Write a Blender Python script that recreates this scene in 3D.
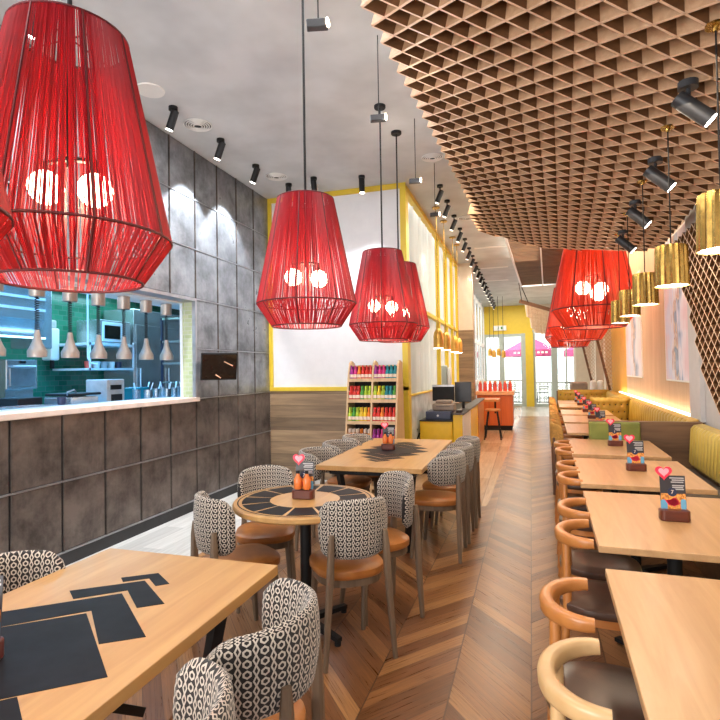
import bpy, bmesh, math, random
from mathutils import Vector, Matrix
random.seed(7)
PI = math.pi
sc = bpy.context.scene
for o in list(bpy.data.objects): bpy.data.objects.remove(o)
COL = sc.collection

# ------------------------------------------------------------ camera, world, lights, exposure
YAW, PITCH, ROLL, FPX = .300, .0204, -.0155, 533.2
def cam_axes():
    F = Vector((-math.sin(YAW)*math.cos(PITCH), math.cos(YAW)*math.cos(PITCH), math.sin(PITCH)))
    r = Vector((math.cos(YAW), math.sin(YAW), 0)); u = r.cross(F)
    return math.cos(ROLL)*r+math.sin(ROLL)*u, -math.sin(ROLL)*r+math.cos(ROLL)*u, F
cd = bpy.data.cameras.new('camera'); cam = bpy.data.objects.new('camera', cd); COL.objects.link(cam)
cr, cu, cf = cam_axes()
mt = Matrix((cr, cu, -cf)).transposed().to_4x4(); mt.translation = Vector((0, 0, 1.5))
cam.matrix_world = mt
cd.sensor_width = 36; cd.lens = 36*FPX/720; cd.clip_start = .05; cd.clip_end = 200
sc.camera = cam
sc.view_settings.view_transform = 'Standard'; sc.view_settings.look = 'None'
sc.view_settings.gamma = 1; sc.view_settings.use_curve_mapping = False
sc.view_settings.exposure = .56
w = bpy.data.worlds.new('sky'); sc.world = w; w.use_nodes = True
bg = w.node_tree.nodes['Background']; bg.inputs[0].default_value = (.93, .96, 1, 1); bg.inputs[1].default_value = 1.5

RA = .0385                      # the booth side of the room runs 2.2 degrees off the kitchen wall
ca, sa = math.cos(RA), math.sin(RA)
def RW(x, y, z=0): return Vector((x*ca+y*sa, -x*sa+y*ca, z))
def light(kind, name, loc, energy, color=(1, 1, 1), rot=None, size=.1, size_y=None, spot=None, blend=.4, target=None):
    l = bpy.data.lights.new(name, kind); l.energy = energy; l.color = color
    if kind == 'AREA':
        l.size = size
        if size_y: l.shape = 'RECTANGLE'; l.size_y = size_y
    elif kind == 'SUN': l.angle = size
    else: l.shadow_soft_size = size
    if kind == 'SPOT': l.spot_size = spot; l.spot_blend = blend
    o = bpy.data.objects.new(name, l); COL.objects.link(o); o.location = loc
    if target is not None:
        o.rotation_euler = (Vector(target)-Vector(loc)).to_track_quat('-Z', 'Y').to_euler()
    elif rot: o.rotation_euler = rot
    return o
WARM = (1, .80, .58); NEUT = (1, .93, .84)
light('AREA', 'dining_fill', (-1.9, 2.6, 3.95), 70, (.97,.97,1), (0, 0, 0), 2.2, 5)  # unseen area lamp added to brighten the dining side
light('AREA', 'aisle_fill', (-.3, 9.5, 3.95), 150, (1, .86, .68), (0, 0, 0), 1.2, 6)  # added soft fill over the aisle, no fixture of its own
light('AREA', 'booth_fill', RW(.55, 3.6, 3.0), 45, WARM, (0, 0, -RA), .5, 5)  # fill lamp added beneath the lattice, without a fixture
light('AREA', 'booth_far_fill', RW(.7, 10.5, 3.85), 110, (1, .72, .42), (0, 0, -RA), 1.2, 5)  # added warm fill above the far booths
light('AREA', 'front_fill', (-2.3, -1.7, 1.5), 110, (1, .95, .88), None, 2.6, 2.4, target=(.9, 4.5, 2.9))  # unseen fill added behind the camera, aimed at the lattice facets
kl = light('AREA', 'kitchen_light', (-5.1, 3.6, 2.72), 150, (.07, .46, 1), (0, 0, 0), 1.6, 6); kl.data.spread = math.radians(100)
light('AREA', 'end_fill', (-.2, 18.5, 3.95), 130, (1, .88, .72), (0, 0, 0), 2, 5)  # invisible fill added to lift the dim end wall
light('AREA', 'kitchen_pass_light', (-3.95, 3.3, 2.27), 5, (.8, .93, 1), (0, 0, 0), .3, 4)
light('SUN', 'daylight', (-10, -10, 20), 5.5, (1, .97, .93), None, .03, target=(-5, -2.5, 9))

# ------------------------------------------------------------ materials
def nm(name):
    m = bpy.data.materials.new(name); m.use_nodes = True
    return m, m.node_tree, m.node_tree.nodes['Principled BSDF']
class N:
    """tiny node-math helper"""
    def __init__(s, nt): s.nt = nt
    def n(s, t, **k):
        x = s.nt.nodes.new(t)
        for a, b in k.items(): setattr(x, a, b)
        return x
    def put(s, sock, v):
        if isinstance(v, (int, float)): sock.default_value = v
        elif isinstance(v, (tuple, list)): sock.default_value = v
        else: s.nt.links.new(v, sock)
    def m(s, op, a, b=0., c=0.):
        x = s.n('ShaderNodeMath', operation=op)
        s.put(x.inputs[0], a); s.put(x.inputs[1], b); s.put(x.inputs[2], c)
        return x.outputs[0]
    def mix(s, f, a, b, mode='MIX'):
        x = s.n('ShaderNodeMix', data_type='RGBA', blend_type=mode)
        s.put(x.inputs[0], f); s.put(x.inputs[6], a); s.put(x.inputs[7], b)
        return x.outputs[2]
    def ramp(s, f, *st):
        x = s.n('ShaderNodeValToRGB'); e = x.color_ramp.elements
        e[0].position, e[0].color = st[0][0], (*st[0][1], 1)
        e[1].position, e[1].color = st[-1][0], (*st[-1][1], 1)
        for p, c in st[1:-1]:
            k = e.new(p); k.color = (*c, 1)
        s.put(x.inputs[0], f); return x.outputs[0]
    def coord(s, kind='Object'):
        return s.n('ShaderNodeTexCoord').outputs[kind]
    def xyz(s, v):
        x = s.n('ShaderNodeSeparateXYZ'); s.put(x.inputs[0], v); return x.outputs
    def comb(s, a, b, c=0.):
        x = s.n('ShaderNodeCombineXYZ')
        for i, v in enumerate((a, b, c)): s.put(x.inputs[i], v)
        return x.outputs[0]
    def noise(s, v, scale, detail=4, rough=.55, dist=0):
        x = s.n('ShaderNodeTexNoise'); s.put(x.inputs['Vector'], v)
        x.inputs['Scale'].default_value = scale; x.inputs['Detail'].default_value = detail
        x.inputs['Roughness'].default_value = rough; x.inputs['Distortion'].default_value = dist
        return x.outputs[0]
    def mapv(s, v, sx, sy, sz):
        x = s.n('ShaderNodeMapping'); s.put(x.inputs[0], v); x.inputs[3].default_value = (sx, sy, sz); return x.outputs[0]
    def bump(s, h, strength, dist, b):
        x = s.n('ShaderNodeBump'); x.inputs['Strength'].default_value = strength; x.inputs['Distance'].default_value = dist
        s.put(x.inputs['Height'], h); s.nt.links.new(x.outputs[0], b.inputs['Normal'])
def plain(name, col, rough=.5, metal=0., var=.12, scale=9, emit=0, spec=.5, coat=0):
    m, nt, b = nm(name); q = N(nt)
    f = q.noise(q.coord(), scale, 3)
    c2 = tuple(max(0, c*(1-var)) for c in col); c1 = tuple(min(1, c*(1+var)) for c in col)
    c = q.ramp(f, (.35, c2), (.65, c1)); nt.links.new(c, b.inputs['Base Color'])
    b.inputs['Roughness'].default_value = rough; b.inputs['Metallic'].default_value = metal
    b.inputs['Specular IOR Level'].default_value = spec; b.inputs['Coat Weight'].default_value = coat
    if emit:
        b.inputs['Emission Color'].default_value = (*col, 1); b.inputs['Emission Strength'].default_value = emit
    return m
def wood(name, c1, c2, rough=.45, axis='x', scale=1., planks=0, dark=None, coat=0):
    m, nt, b = nm(name); q = N(nt); co = q.coord()
    sc_ = {'x': (1.2, 14, 14), 'y': (14, 1.2, 14), 'z': (14, 14, 1.2)}[axis]
    g = q.noise(q.mapv(co, *[k*scale for k in sc_]), 1.6, 6, .6, .6)
    g2 = q.noise(q.mapv(co, *[k*scale*.25 for k in sc_]), 1.3, 2, .5, 1.5)
    f = q.m('ADD', q.m('MULTIPLY', g, .6), q.m('MULTIPLY', g2, .4))
    c = q.ramp(f, (.36, c2), (.5, tuple((a+b_)/2 for a, b_ in zip(c1, c2))), (.62, c1))
    if planks:
        x, y, z = q.xyz(co); r = {'x': z, 'y': z, 'z': x}[axis]
        k = q.m('DIVIDE', r, planks); fl = q.m('FLOOR', k)
        wn = q.n('ShaderNodeTexWhiteNoise', noise_dimensions='1D'); q.put(wn.inputs['W'], fl)
        c = q.mix(.55, c, q.mix(wn.outputs[0], (.45, .45, .45, 1), (1.3, 1.3, 1.3, 1)), 'MULTIPLY')
        gap = q.m('LESS_THAN', q.m('FRACT', k), .025)
        c = q.mix(gap, c, (c2[0]*.3, c2[1]*.3, c2[2]*.3, 1))
    nt.links.new(c, b.inputs['Base Color']); b.inputs['Roughness'].default_value = rough
    b.inputs['Coat Weight'].default_value = coat; b.inputs['Coat Roughness'].default_value = .15
    q.bump(g, .12, .002, b)
    return m
def chevron_mat():
    m, nt, b = nm('chevron oak floor'); q = N(nt); x, y, z = q.xyz(q.coord())
    W = .36
    xx = q.m('SUBTRACT', x, q.m('MULTIPLY', y, .010)); xx = q.m('ADD', xx, .03+W*40)
    k = q.m('DIVIDE', xx, W); col = q.m('FLOOR', k); fx = q.m('FRACT', k)
    par = q.m('MODULO', col, 2)
    s = q.m('SUBTRACT', 1, q.m('MULTIPLY', par, 2))          # +-1
    lx = q.m('MULTIPLY', q.m('SUBTRACT', fx, .5), W)
    t = q.m('SUBTRACT', y, q.m('MULTIPLY', q.m('MULTIPLY', lx, 1.18), s))
    bw = .13
    kb = q.m('DIVIDE', q.m('ADD', t, 20), bw); ib = q.m('FLOOR', kb); fb = q.m('FRACT', kb)
    wn = q.n('ShaderNodeTexWhiteNoise', noise_dimensions='2D'); q.put(wn.inputs['Vector'], q.comb(col, ib))
    al = q.m('ADD', q.m('MULTIPLY', lx, 1.0), q.m('MULTIPLY', q.m('MULTIPLY', y, s), -.1))
    g = q.noise(q.comb(q.m('ADD', q.m('MULTIPLY', lx, 5), q.m('MULTIPLY', ib, 3.7)), q.m('MULTIPLY', t, 60), col), 1, 5, .65, .8)
    base = q.ramp(wn.outputs[0], (0., (.105, .040, .013)), (.3, (.175, .070, .024)), (.6, (.245, .106, .036)), (1., (.34, .165, .06)))
    c = q.mix(.75, base, q.ramp(g, (.3, (.45, .42, .40)), (.62, (1.15, 1.15, 1.15))), 'MULTIPLY')
    wear = q.noise(q.coord(), .9, 3)
    c = q.mix(q.ramp(wear, (.45, (0, 0, 0)), (.75, (.28, .28, .28))), c, (.30, .17, .12, 1))
    gap = q.m('MAXIMUM', q.m('LESS_THAN', fb, .03), q.m('MAXIMUM', q.m('LESS_THAN', fx, .012), q.m('GREATER_THAN', fx, .992)))
    c = q.mix(q.m('MULTIPLY', gap, .75), c, (.05, .022, .012, 1))
    nt.links.new(c, b.inputs['Base Color'])
    nt.links.new(q.m('ADD', q.m('MULTIPLY', g, .2), .2), b.inputs['Roughness'])
    q.bump(q.m('SUBTRACT', q.m('MULTIPLY', g, .3), gap), .2, .002, b)
    return m
def plank_floor_mat(name, cols, bw=.14, L=1.2, rough=.3):
    m, nt, b = nm(name); q = N(nt); x, y, z = q.xyz(q.coord())
    kx = q.m('DIVIDE', q.m('ADD', x, 20), bw); ix = q.m('FLOOR', kx)
    ky = q.m('ADD', q.m('DIVIDE', q.m('ADD', y, 20), L), q.m('MULTIPLY', ix, .37)); iy = q.m('FLOOR', ky)
    wn = q.n('ShaderNodeTexWhiteNoise', noise_dimensions='2D'); q.put(wn.inputs['Vector'], q.comb(ix, iy))
    g = q.noise(q.comb(q.m('MULTIPLY', x, 30), q.m('MULTIPLY', y, 2), ix), 1, 5, .6, .7)
    c = q.ramp(wn.outputs[0], (0, cols[0]), (.5, cols[1]), (1, cols[2]))
    c = q.mix(.6, c, q.ramp(g, (.3, (.6, .58, .56)), (.65, (1.1, 1.1, 1.1))), 'MULTIPLY')
    gap = q.m('MAXIMUM', q.m('LESS_THAN', q.m('FRACT', kx), .02), q.m('LESS_THAN', q.m('FRACT', ky), .004))
    c = q.mix(q.m('MULTIPLY', gap, .5), c, (cols[0][0]*.4, cols[0][1]*.4, cols[0][2]*.4, 1))
    nt.links.new(c, b.inputs['Base Color']); b.inputs['Roughness'].default_value = rough
    return m
def fabric_mat(name, dark, light_, p=.036):
    """columns of hexagon rings alternating with zigzag lines and diamonds"""
    m, nt, b = nm(name); q = N(nt); uv = q.coord('UV'); u, v, _ = q.xyz(uv)
    ku = q.m('DIVIDE', u, p); kv = q.m('DIVIDE', v, p*.62)
    fu = q.m('SUBTRACT', q.m('FRACT', ku), .5)
    a = q.m('ABSOLUTE', q.m('SUBTRACT', q.m('ABSOLUTE', fu), 0.))
    fv = q.m('ABSOLUTE', q.m('SUBTRACT', q.m('FRACT', kv), .5))
    # hexagon at the middle of each column
    hx = q.m('MAXIMUM', q.m('MULTIPLY', a, 2.1), q.m('ADD', q.m('MULTIPLY', a, 1.2), q.m('MULTIPLY', fv, 1.15)))
    ring = q.m('MULTIPLY', q.m('GREATER_THAN', hx, .27), q.m('LESS_THAN', hx, .52))
    # zigzag halfway between the columns
    zz = q.m('SUBTRACT', .5, a)
    fv2 = q.m('ABSOLUTE', q.m('SUBTRACT', q.m('FRACT', q.m('ADD', kv, .25)), .5))
    zig = q.m('LESS_THAN', q.m('ABSOLUTE', q.m('SUBTRACT', q.m('ADD', zz, 0.), q.m('MULTIPLY', fv2, .30))), .055)
    dia = q.m('LESS_THAN', q.m('ADD', q.m('MULTIPLY', zz, 2.2), fv2), .10)
    f = q.m('MINIMUM', q.m('ADD', q.m('ADD', ring, zig), dia), 1.)
    th = q.noise(q.mapv(uv, 400, 400, 1), 1, 2)
    c = q.mix(f, (*dark, 1), (*light_, 1)); c = q.mix(.35, c, q.ramp(th, (.3, (.6, .6, .6)), (.7, (1.2, 1.2, 1.2))), 'MULTIPLY')
    nt.links.new(c, b.inputs['Base Color']); b.inputs['Roughness'].default_value = .9
    b.inputs['Sheen Weight'].default_value = .2
    q.bump(th, .3, .001, b)
    return m
def leather(name, c1, c2, rough=.35):
    m, nt, b = nm(name); q = N(nt)
    f = q.noise(q.coord(), 5, 4, .6, .5); nt.links.new(q.ramp(f, (.35, c2), (.65, c1)), b.inputs['Base Color'])
    b.inputs['Roughness'].default_value = rough
    q.bump(q.noise(q.coord(), 180, 3), .15, .001, b); return m
def steel_panel(name, c1, c2, rough=.38, metal=.55):
    m, nt, b = nm(name); q = N(nt); co = q.coord()
    f = q.noise(co, 3.1, 8, .68, .15); f2 = q.noise(q.mapv(co, 30, 30, 1.5), 1, 4, .6)
    k = q.m('ADD', q.m('MULTIPLY', f, .9), q.m('MULTIPLY', f2, .1))
    nt.links.new(q.ramp(k, (.36, c2), (.62, c1)), b.inputs['Base Color'])
    nt.links.new(q.ramp(f, (.35, (rough+.14,)*3), (.65, (rough-.06,)*3)), b.inputs['Roughness'])
    b.inputs['Metallic'].default_value = metal
    return m
def thread_mat(name, col, tr):
    m, nt, b = nm(name); q = N(nt); nt.nodes.remove(b)
    f = q.noise(q.mapv(q.coord(), 60, 60, 6), 1, 3)
    c = q.mix(q.ramp(f, (.3, (0, 0, 0)), (.7, (1, 1, 1))), tuple(x*.55 for x in col)+(1,), tuple(min(1, x*1.15) for x in col)+(1,))
    d = q.n('ShaderNodeBsdfDiffuse'); t = q.n('ShaderNodeBsdfTranslucent'); g = q.n('ShaderNodeBsdfGlossy'); g.inputs['Roughness'].default_value = .4
    g.inputs['Color'].default_value = (1, .75, .75, 1)
    q.put(d.inputs[0], c); q.put(t.inputs[0], tuple(min(1, x*1.2) for x in tr)+(1,))
    mx = q.n('ShaderNodeMixShader'); mx.inputs[0].default_value = .5; nt.links.new(d.outputs[0], mx.inputs[1]); nt.links.new(t.outputs[0], mx.inputs[2])
    m2 = q.n('ShaderNodeMixShader'); m2.inputs[0].default_value = .06; nt.links.new(mx.outputs[0], m2.inputs[1]); nt.links.new(g.outputs[0], m2.inputs[2])
    nt.links.new(m2.outputs[0], nt.nodes['Material Output'].inputs[0]); return m
def curtain_mat():
    m, nt, b = nm('sheer curtain'); q = N(nt); nt.nodes.remove(b)
    d = q.n('ShaderNodeBsdfDiffuse'); t = q.n('ShaderNodeBsdfTranslucent'); tr = q.n('ShaderNodeBsdfTransparent')
    d.inputs[0].default_value = (.80, .79, .76, 1); t.inputs[0].default_value = (.74, .73, .70, 1)
    a = q.n('ShaderNodeMixShader'); a.inputs[0].default_value = .6; nt.links.new(d.outputs[0], a.inputs[1]); nt.links.new(t.outputs[0], a.inputs[2])
    c = q.n('ShaderNodeMixShader'); c.inputs[0].default_value = .18; nt.links.new(a.outputs[0], c.inputs[1]); nt.links.new(tr.outputs[0], c.inputs[2])
    nt.links.new(c.outputs[0], nt.nodes['Material Output'].inputs[0]); return m
def glass_mat(name='window glass', tint=(.95, 1, .98)):
    m, nt, b = nm(name); q = N(nt); nt.nodes.remove(b)
    g = q.n('ShaderNodeBsdfGlossy'); g.inputs['Roughness'].default_value = .02; tr = q.n('ShaderNodeBsdfTransparent'); tr.inputs[0].default_value = (*tint, 1)
    fr = q.n('ShaderNodeFresnel'); fr.inputs[0].default_value = 1.35
    c = q.n('ShaderNodeMixShader'); nt.links.new(fr.outputs[0], c.inputs[0]); nt.links.new(tr.outputs[0], c.inputs[1]); nt.links.new(g.outputs[0], c.inputs[2])
    nt.links.new(c.outputs[0], nt.nodes['Material Output'].inputs[0]); return m
def tile_mat(name, c1, c2, grout, w_=.15, h_=.075, rough=.15, plane='yz'):
    m, nt, b = nm(name); q = N(nt); x, y, z = q.xyz(q.coord())
    a = y if plane == 'yz' else x
    br = q.n('ShaderNodeTexBrick'); q.put(br.inputs['Vector'], q.comb(a, z)); br.inputs['Scale'].default_value = 1
    br.inputs['Brick Width'].default_value = w_; br.inputs['Row Height'].default_value = h_; br.inputs['Mortar Size'].default_value = .004
    br.inputs['Color1'].default_value = (*c1, 1); br.inputs['Color2'].default_value = (*c2, 1); br.inputs['Mortar'].default_value = (*grout, 1)
    nt.links.new(br.outputs[0], b.inputs['Base Color']); b.inputs['Roughness'].default_value = rough; return m
def art_mat(name, seed, yc, hw):
    m, nt, b = nm(name); q = N(nt); x, y, z = q.xyz(q.coord())
    wob = q.noise(q.comb(0., q.m('MULTIPLY', z, 1.1), seed), 1.6, 3)
    u = q.m('DIVIDE', q.m('ADD', q.m('SUBTRACT', y, yc), q.m('MULTIPLY', q.m('SUBTRACT', wob, .5), hw*1.6)), hw)
    f = q.noise(q.comb(q.m('MULTIPLY', y, 5.5), q.m('MULTIPLY', z, .7), seed), 1.4, 5, .6, 1.4)
    v = q.m('ADD', u, q.m('MULTIPLY', q.m('SUBTRACT', f, .5), 1.3))
    c = q.ramp(q.m('ADD', q.m('MULTIPLY', v, .5), .5), (.0, (.58, .40, .44)), (.26, (.62, .56, .60)), (.38, (.32, .37, .50)), (.46, (.10, .15, .24)), (.50, (.62, .48, .34)), (.56, (.36, .18, .14)), (.62, (.60, .56, .60)), (.78, (.48, .50, .62)), (1., (.60, .42, .44)))
    nt.links.new(c, b.inputs['Base Color']); b.inputs['Roughness'].default_value = .5
    nt.links.new(c, b.inputs['Emission Color']); b.inputs['Emission Strength'].default_value = .16; return m

M = {}
M['floor'] = chevron_mat()
M['floor_grey'] = plank_floor_mat('washed grey planks', ((.34, .33, .31), (.46, .45, .42), (.55, .53, .50)), .2, 1.6)
M['floor_tan'] = plank_floor_mat('pale tan planks', ((.42, .26, .15), (.52, .34, .21), (.60, .42, .28)), .5, 1.2, .22)
M['plaster'] = plain('grey plaster ceiling', (.54, .555, .56), .9, 0, .12, 1.6)
M['steel'] = steel_panel('blotchy steel sheet', (.33, .34, .36), (.13, .134, .145), .33, .6)
M['bronze'] = steel_panel('browned steel sheet', (.21, .175, .155), (.065, .052, .046), .34, .45)
M['joint'] = plain('black joint', (.02, .02, .022), .6)
M['bead'] = plain('bright steel bead', (.42, .42, .44), .35, .8)
M['white_wall'] = plain('white painted wall', (.74, .74, .76), .85, 0, .02)
M['cream_wall'] = plain('cream painted wall', (.66, .57, .46), .8, 0, .03)
M['grey_wall'] = plain('light grey painted wall', (.52, .51, .52), .8, 0, .03)
M['yellow'] = plain('mustard yellow paint', (.70, .50, .035), .45, 0, .03)
M['wainscot'] = wood('grey brown planks', (.33, .22, .125), (.17, .11, .065), .5, 'x', .8, .17)
M['amber_lit_wall'] = plain('amber lit wall', (.72, .36, .04), .6, 0, .05)  # amber light falling on this wall is put into its colour
M['tan_panel'] = wood('light limed panel', (.60, .42, .29), (.50, .34, .23), .6, 'z', .7)
M['booth_wood'] = wood('smoked oak panel', (.20, .105, .05), (.09, .045, .022), .45, 'x', .8)
M['table'] = wood('pale oak tabletop', (.57, .335, .125), (.43, .23, .075), .33, 'y', .7, coat=.15)
M['table_r'] = wood('pale oak booth tabletop', (.60, .36, .17), (.44, .24, .10), .33, 'y', .7, coat=.15)
M['inlay'] = plain('charcoal slate inlay', (.007, .007, .010), .5, 0, .35, 14, 0, .18)
M['inlay_line'] = plain('maple string inlay', (.62, .38, .18), .4)
M['black'] = plain('black metal', (.012, .012, .013), .5, 0, .1, 9, 0, .25)
M['dark'] = plain('graphite metal', (.05, .052, .058), .42, .3)
M['legs'] = wood('weathered walnut legs', (.20, .135, .085), (.11, .072, .045), .5, 'z', 1)
M['legs_red'] = wood('reddish walnut legs', (.17, .075, .036), (.085, .035, .018), .45, 'z', 1)
M['fabric'] = fabric_mat('black and white hexagon weave', (.012, .009, .009), (.54, .48, .41), .042)
M['tan'] = leather('tan leather', (.47, .185, .045), (.30, .10, .022), .32)
M['brown_leather'] = leather('dark brown leather', (.10, .055, .038), (.05, .026, .018), .28)
M['bent'] = wood('honey bentwood', (.56, .225, .06), (.44, .155, .035), .33, 'x', .5, coat=.25)
M['bent_light'] = wood('pale ash bentwood', (.62, .40, .19), (.52, .32, .14), .36, 'x', .5, coat=.2)
M['ochre'] = plain('ochre woven fabric', (.50, .26, .06), .8, 0, .25, 60)
M['mustard'] = leather('mustard leather', (.60, .44, .10), (.48, .33, .06), .38)
M['mustard_deep'] = leather('deep mustard leather', (.52, .34, .045), (.40, .24, .025), .4)
M['green'] = leather('olive green leather', (.23, .25, .045), (.17, .19, .03), .45)
M['seat_dark'] = leather('dark grey seat leather', (.13, .11, .10), (.08, .065, .06), .35)
M['slat'] = wood('walnut lattice slat', (.17, .075, .028), (.09, .038, .013), .5, 'x', 1)  # slat sides darkened: shade inside the lattice cells put into the colour
M['slat_cross_lit'] = wood('lit walnut cross slat', (.58, .36, .21), (.44, .25, .13), .5, 'x', 1)  # lit facets of the cross slats painted as paler wood
M['slat_edge_lit'] = wood('lit lattice edge', (.80, .58, .42), (.66, .46, .31), .5, 'x', 1)  # lit underside of the same slats, put in as a paler colour
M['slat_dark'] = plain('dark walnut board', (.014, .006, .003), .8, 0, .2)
M['slat_pale'] = wood('pale lattice slat', (.62, .45, .30), (.48, .32, .2), .5, 'x', 1)
M['thread'] = thread_mat('crimson thread', (.36, .016, .035), (.72, .07, .085))
M['thread_o'] = thread_mat('scarlet thread', (.46, .042, .022), (.80, .17, .05))
M['frame_red'] = plain('dark red wire', (.12, .008, .012), .5)
M['bulb'] = plain('lit bulb', (1, .78, .55), .3, 0, 0, 5, 14)
M['lamp_face'] = plain('lit lamp face', (1, .94, .85), .3, 0, 0, 5, 12)
M['cool_strip'] = plain('cool light strip', (.45, .80, 1), .3, 0, 0, 5, 2.5)
M['lens_soft'] = plain('dim lamp lens', (1, .9, .75), .3, 0, 0, 5, 2)
M['led'] = plain('warm led strip', (1, .82, .55), .3, 0, 0, 5, 3.5)
M['brass'] = plain('brushed brass', (.54, .34, .09), .24, .95, .15, 30)
M['gold_warm'] = plain('glossy gold', (.70, .42, .10), .3, .8, .1)
M['white_enamel'] = plain('white enamel', (.80, .79, .76), .4, 0, .02)
M['stainless'] = plain('kitchen stainless', (.55, .58, .60), .25, .8, .12, 3)
M['copper'] = plain('satin rose steel', (.40, .34, .30), .35, .4, .05)
M['green_tile'] = tile_mat('bottle green tile', (.02, .15, .09), (.04, .22, .14), (.10, .2, .16))
M['jamb_tile'] = tile_mat('celadon tile', (.42, .48, .26), (.52, .56, .34), (.55, .56, .42), .09, .045, .2, 'xz')
M['sill'] = plain('pale stone sill', (.72, .60, .52), .3, 0, .08)
M['marble'] = plain('pale blue marble', (.62, .70, .76), .2, 0, .18, 4)
M['glass'] = glass_mat(); M['curtain'] = curtain_mat()
M['frame_grey'] = plain('grey green window frame', (.40, .46, .43), .5, 0, .03)
M['frame_white'] = plain('white window frame', (.85, .88, .92), .5, 0, .03)
M['facade'] = plain('pale stone facade', (.80, .76, .70), .9, 0, .06, 1)
M['facade_win'] = plain('facade window panes', (.45, .50, .55), .3, 0, .2, 2)
M['pink'] = plain('pink umbrella canvas', (.50, .06, .17), .8, 0, .08)
M['iron'] = plain('dark iron', (.06, .065, .07), .5)
M['orange'] = wood('orange stained panel', (.62, .13, .025), (.50, .09, .015), .35, 'z', .8)
M['orange_top'] = plain('orange pink stone top', (.80, .38, .18), .35)
M['red_glass'] = plain('red glass', (.70, .08, .06), .15, 0, .1)
M['yellow_lac'] = plain('yellow lacquer', (.78, .50, .02), .25, 0, .04)
M['navy'] = plain('navy plastic', (.03, .04, .09), .4)
M['taupe'] = plain('taupe plastic', (.25, .19, .15), .45)
M['grey_plastic'] = plain('grey plastic', (.42, .42, .42), .45)
M['screen'] = plain('black glossy screen', (.02, .012, .008), .08, 0, .1)
M['screen_reflection'] = plain('peach screen reflection', (.75, .42, .26), .4)  # colour of the reflections painted on the monitor
M['block'] = wood('dark red wooden block', (.14, .030, .015), (.07, .014, .008), .35, 'x', 1)
M['card'] = plain('black menu card', (.03, .026, .03), .4)
M['card_grey'] = plain('grey print', (.45, .43, .43), .5)
M['card_orange'] = plain('orange food print', (.80, .26, .05), .5, 0, .6, 90)
M['card_blue'] = plain('sky blue print', (.12, .34, .52), .5)
M['card_navy'] = plain('navy roundel print', (.012, .02, .06), .5)
M['heart'] = plain('red heart card', (.80, .02, .06), .45)
M['heart_pink'] = plain('pink heart print', (.95, .35, .42), .5)
M['sauce'] = plain('orange chilli sauce', (.75, .20, .05), .15, 0, .1)
M['shelf_wood'] = wood('light birch shelf', (.66, .46, .26), (.54, .36, .19), .5, 'z', 1)
M['label_white'] = plain('paper label', (.80, .66, .55), .5, 0, .15, 60)
for nme, c in dict(purple=(.32, .03, .25), red=(.62, .03, .02), orange2=(.78, .20, .02), lime=(.38, .52, .03), green2=(.06, .30, .04),
                   yellow2=(.78, .52, .03), teal=(.02, .24, .28), amber=(.62, .24, .05), magenta=(.6, .04, .2)).items():
    M[nme] = plain(nme+' sauce', c, .2, 0, .05)

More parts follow.
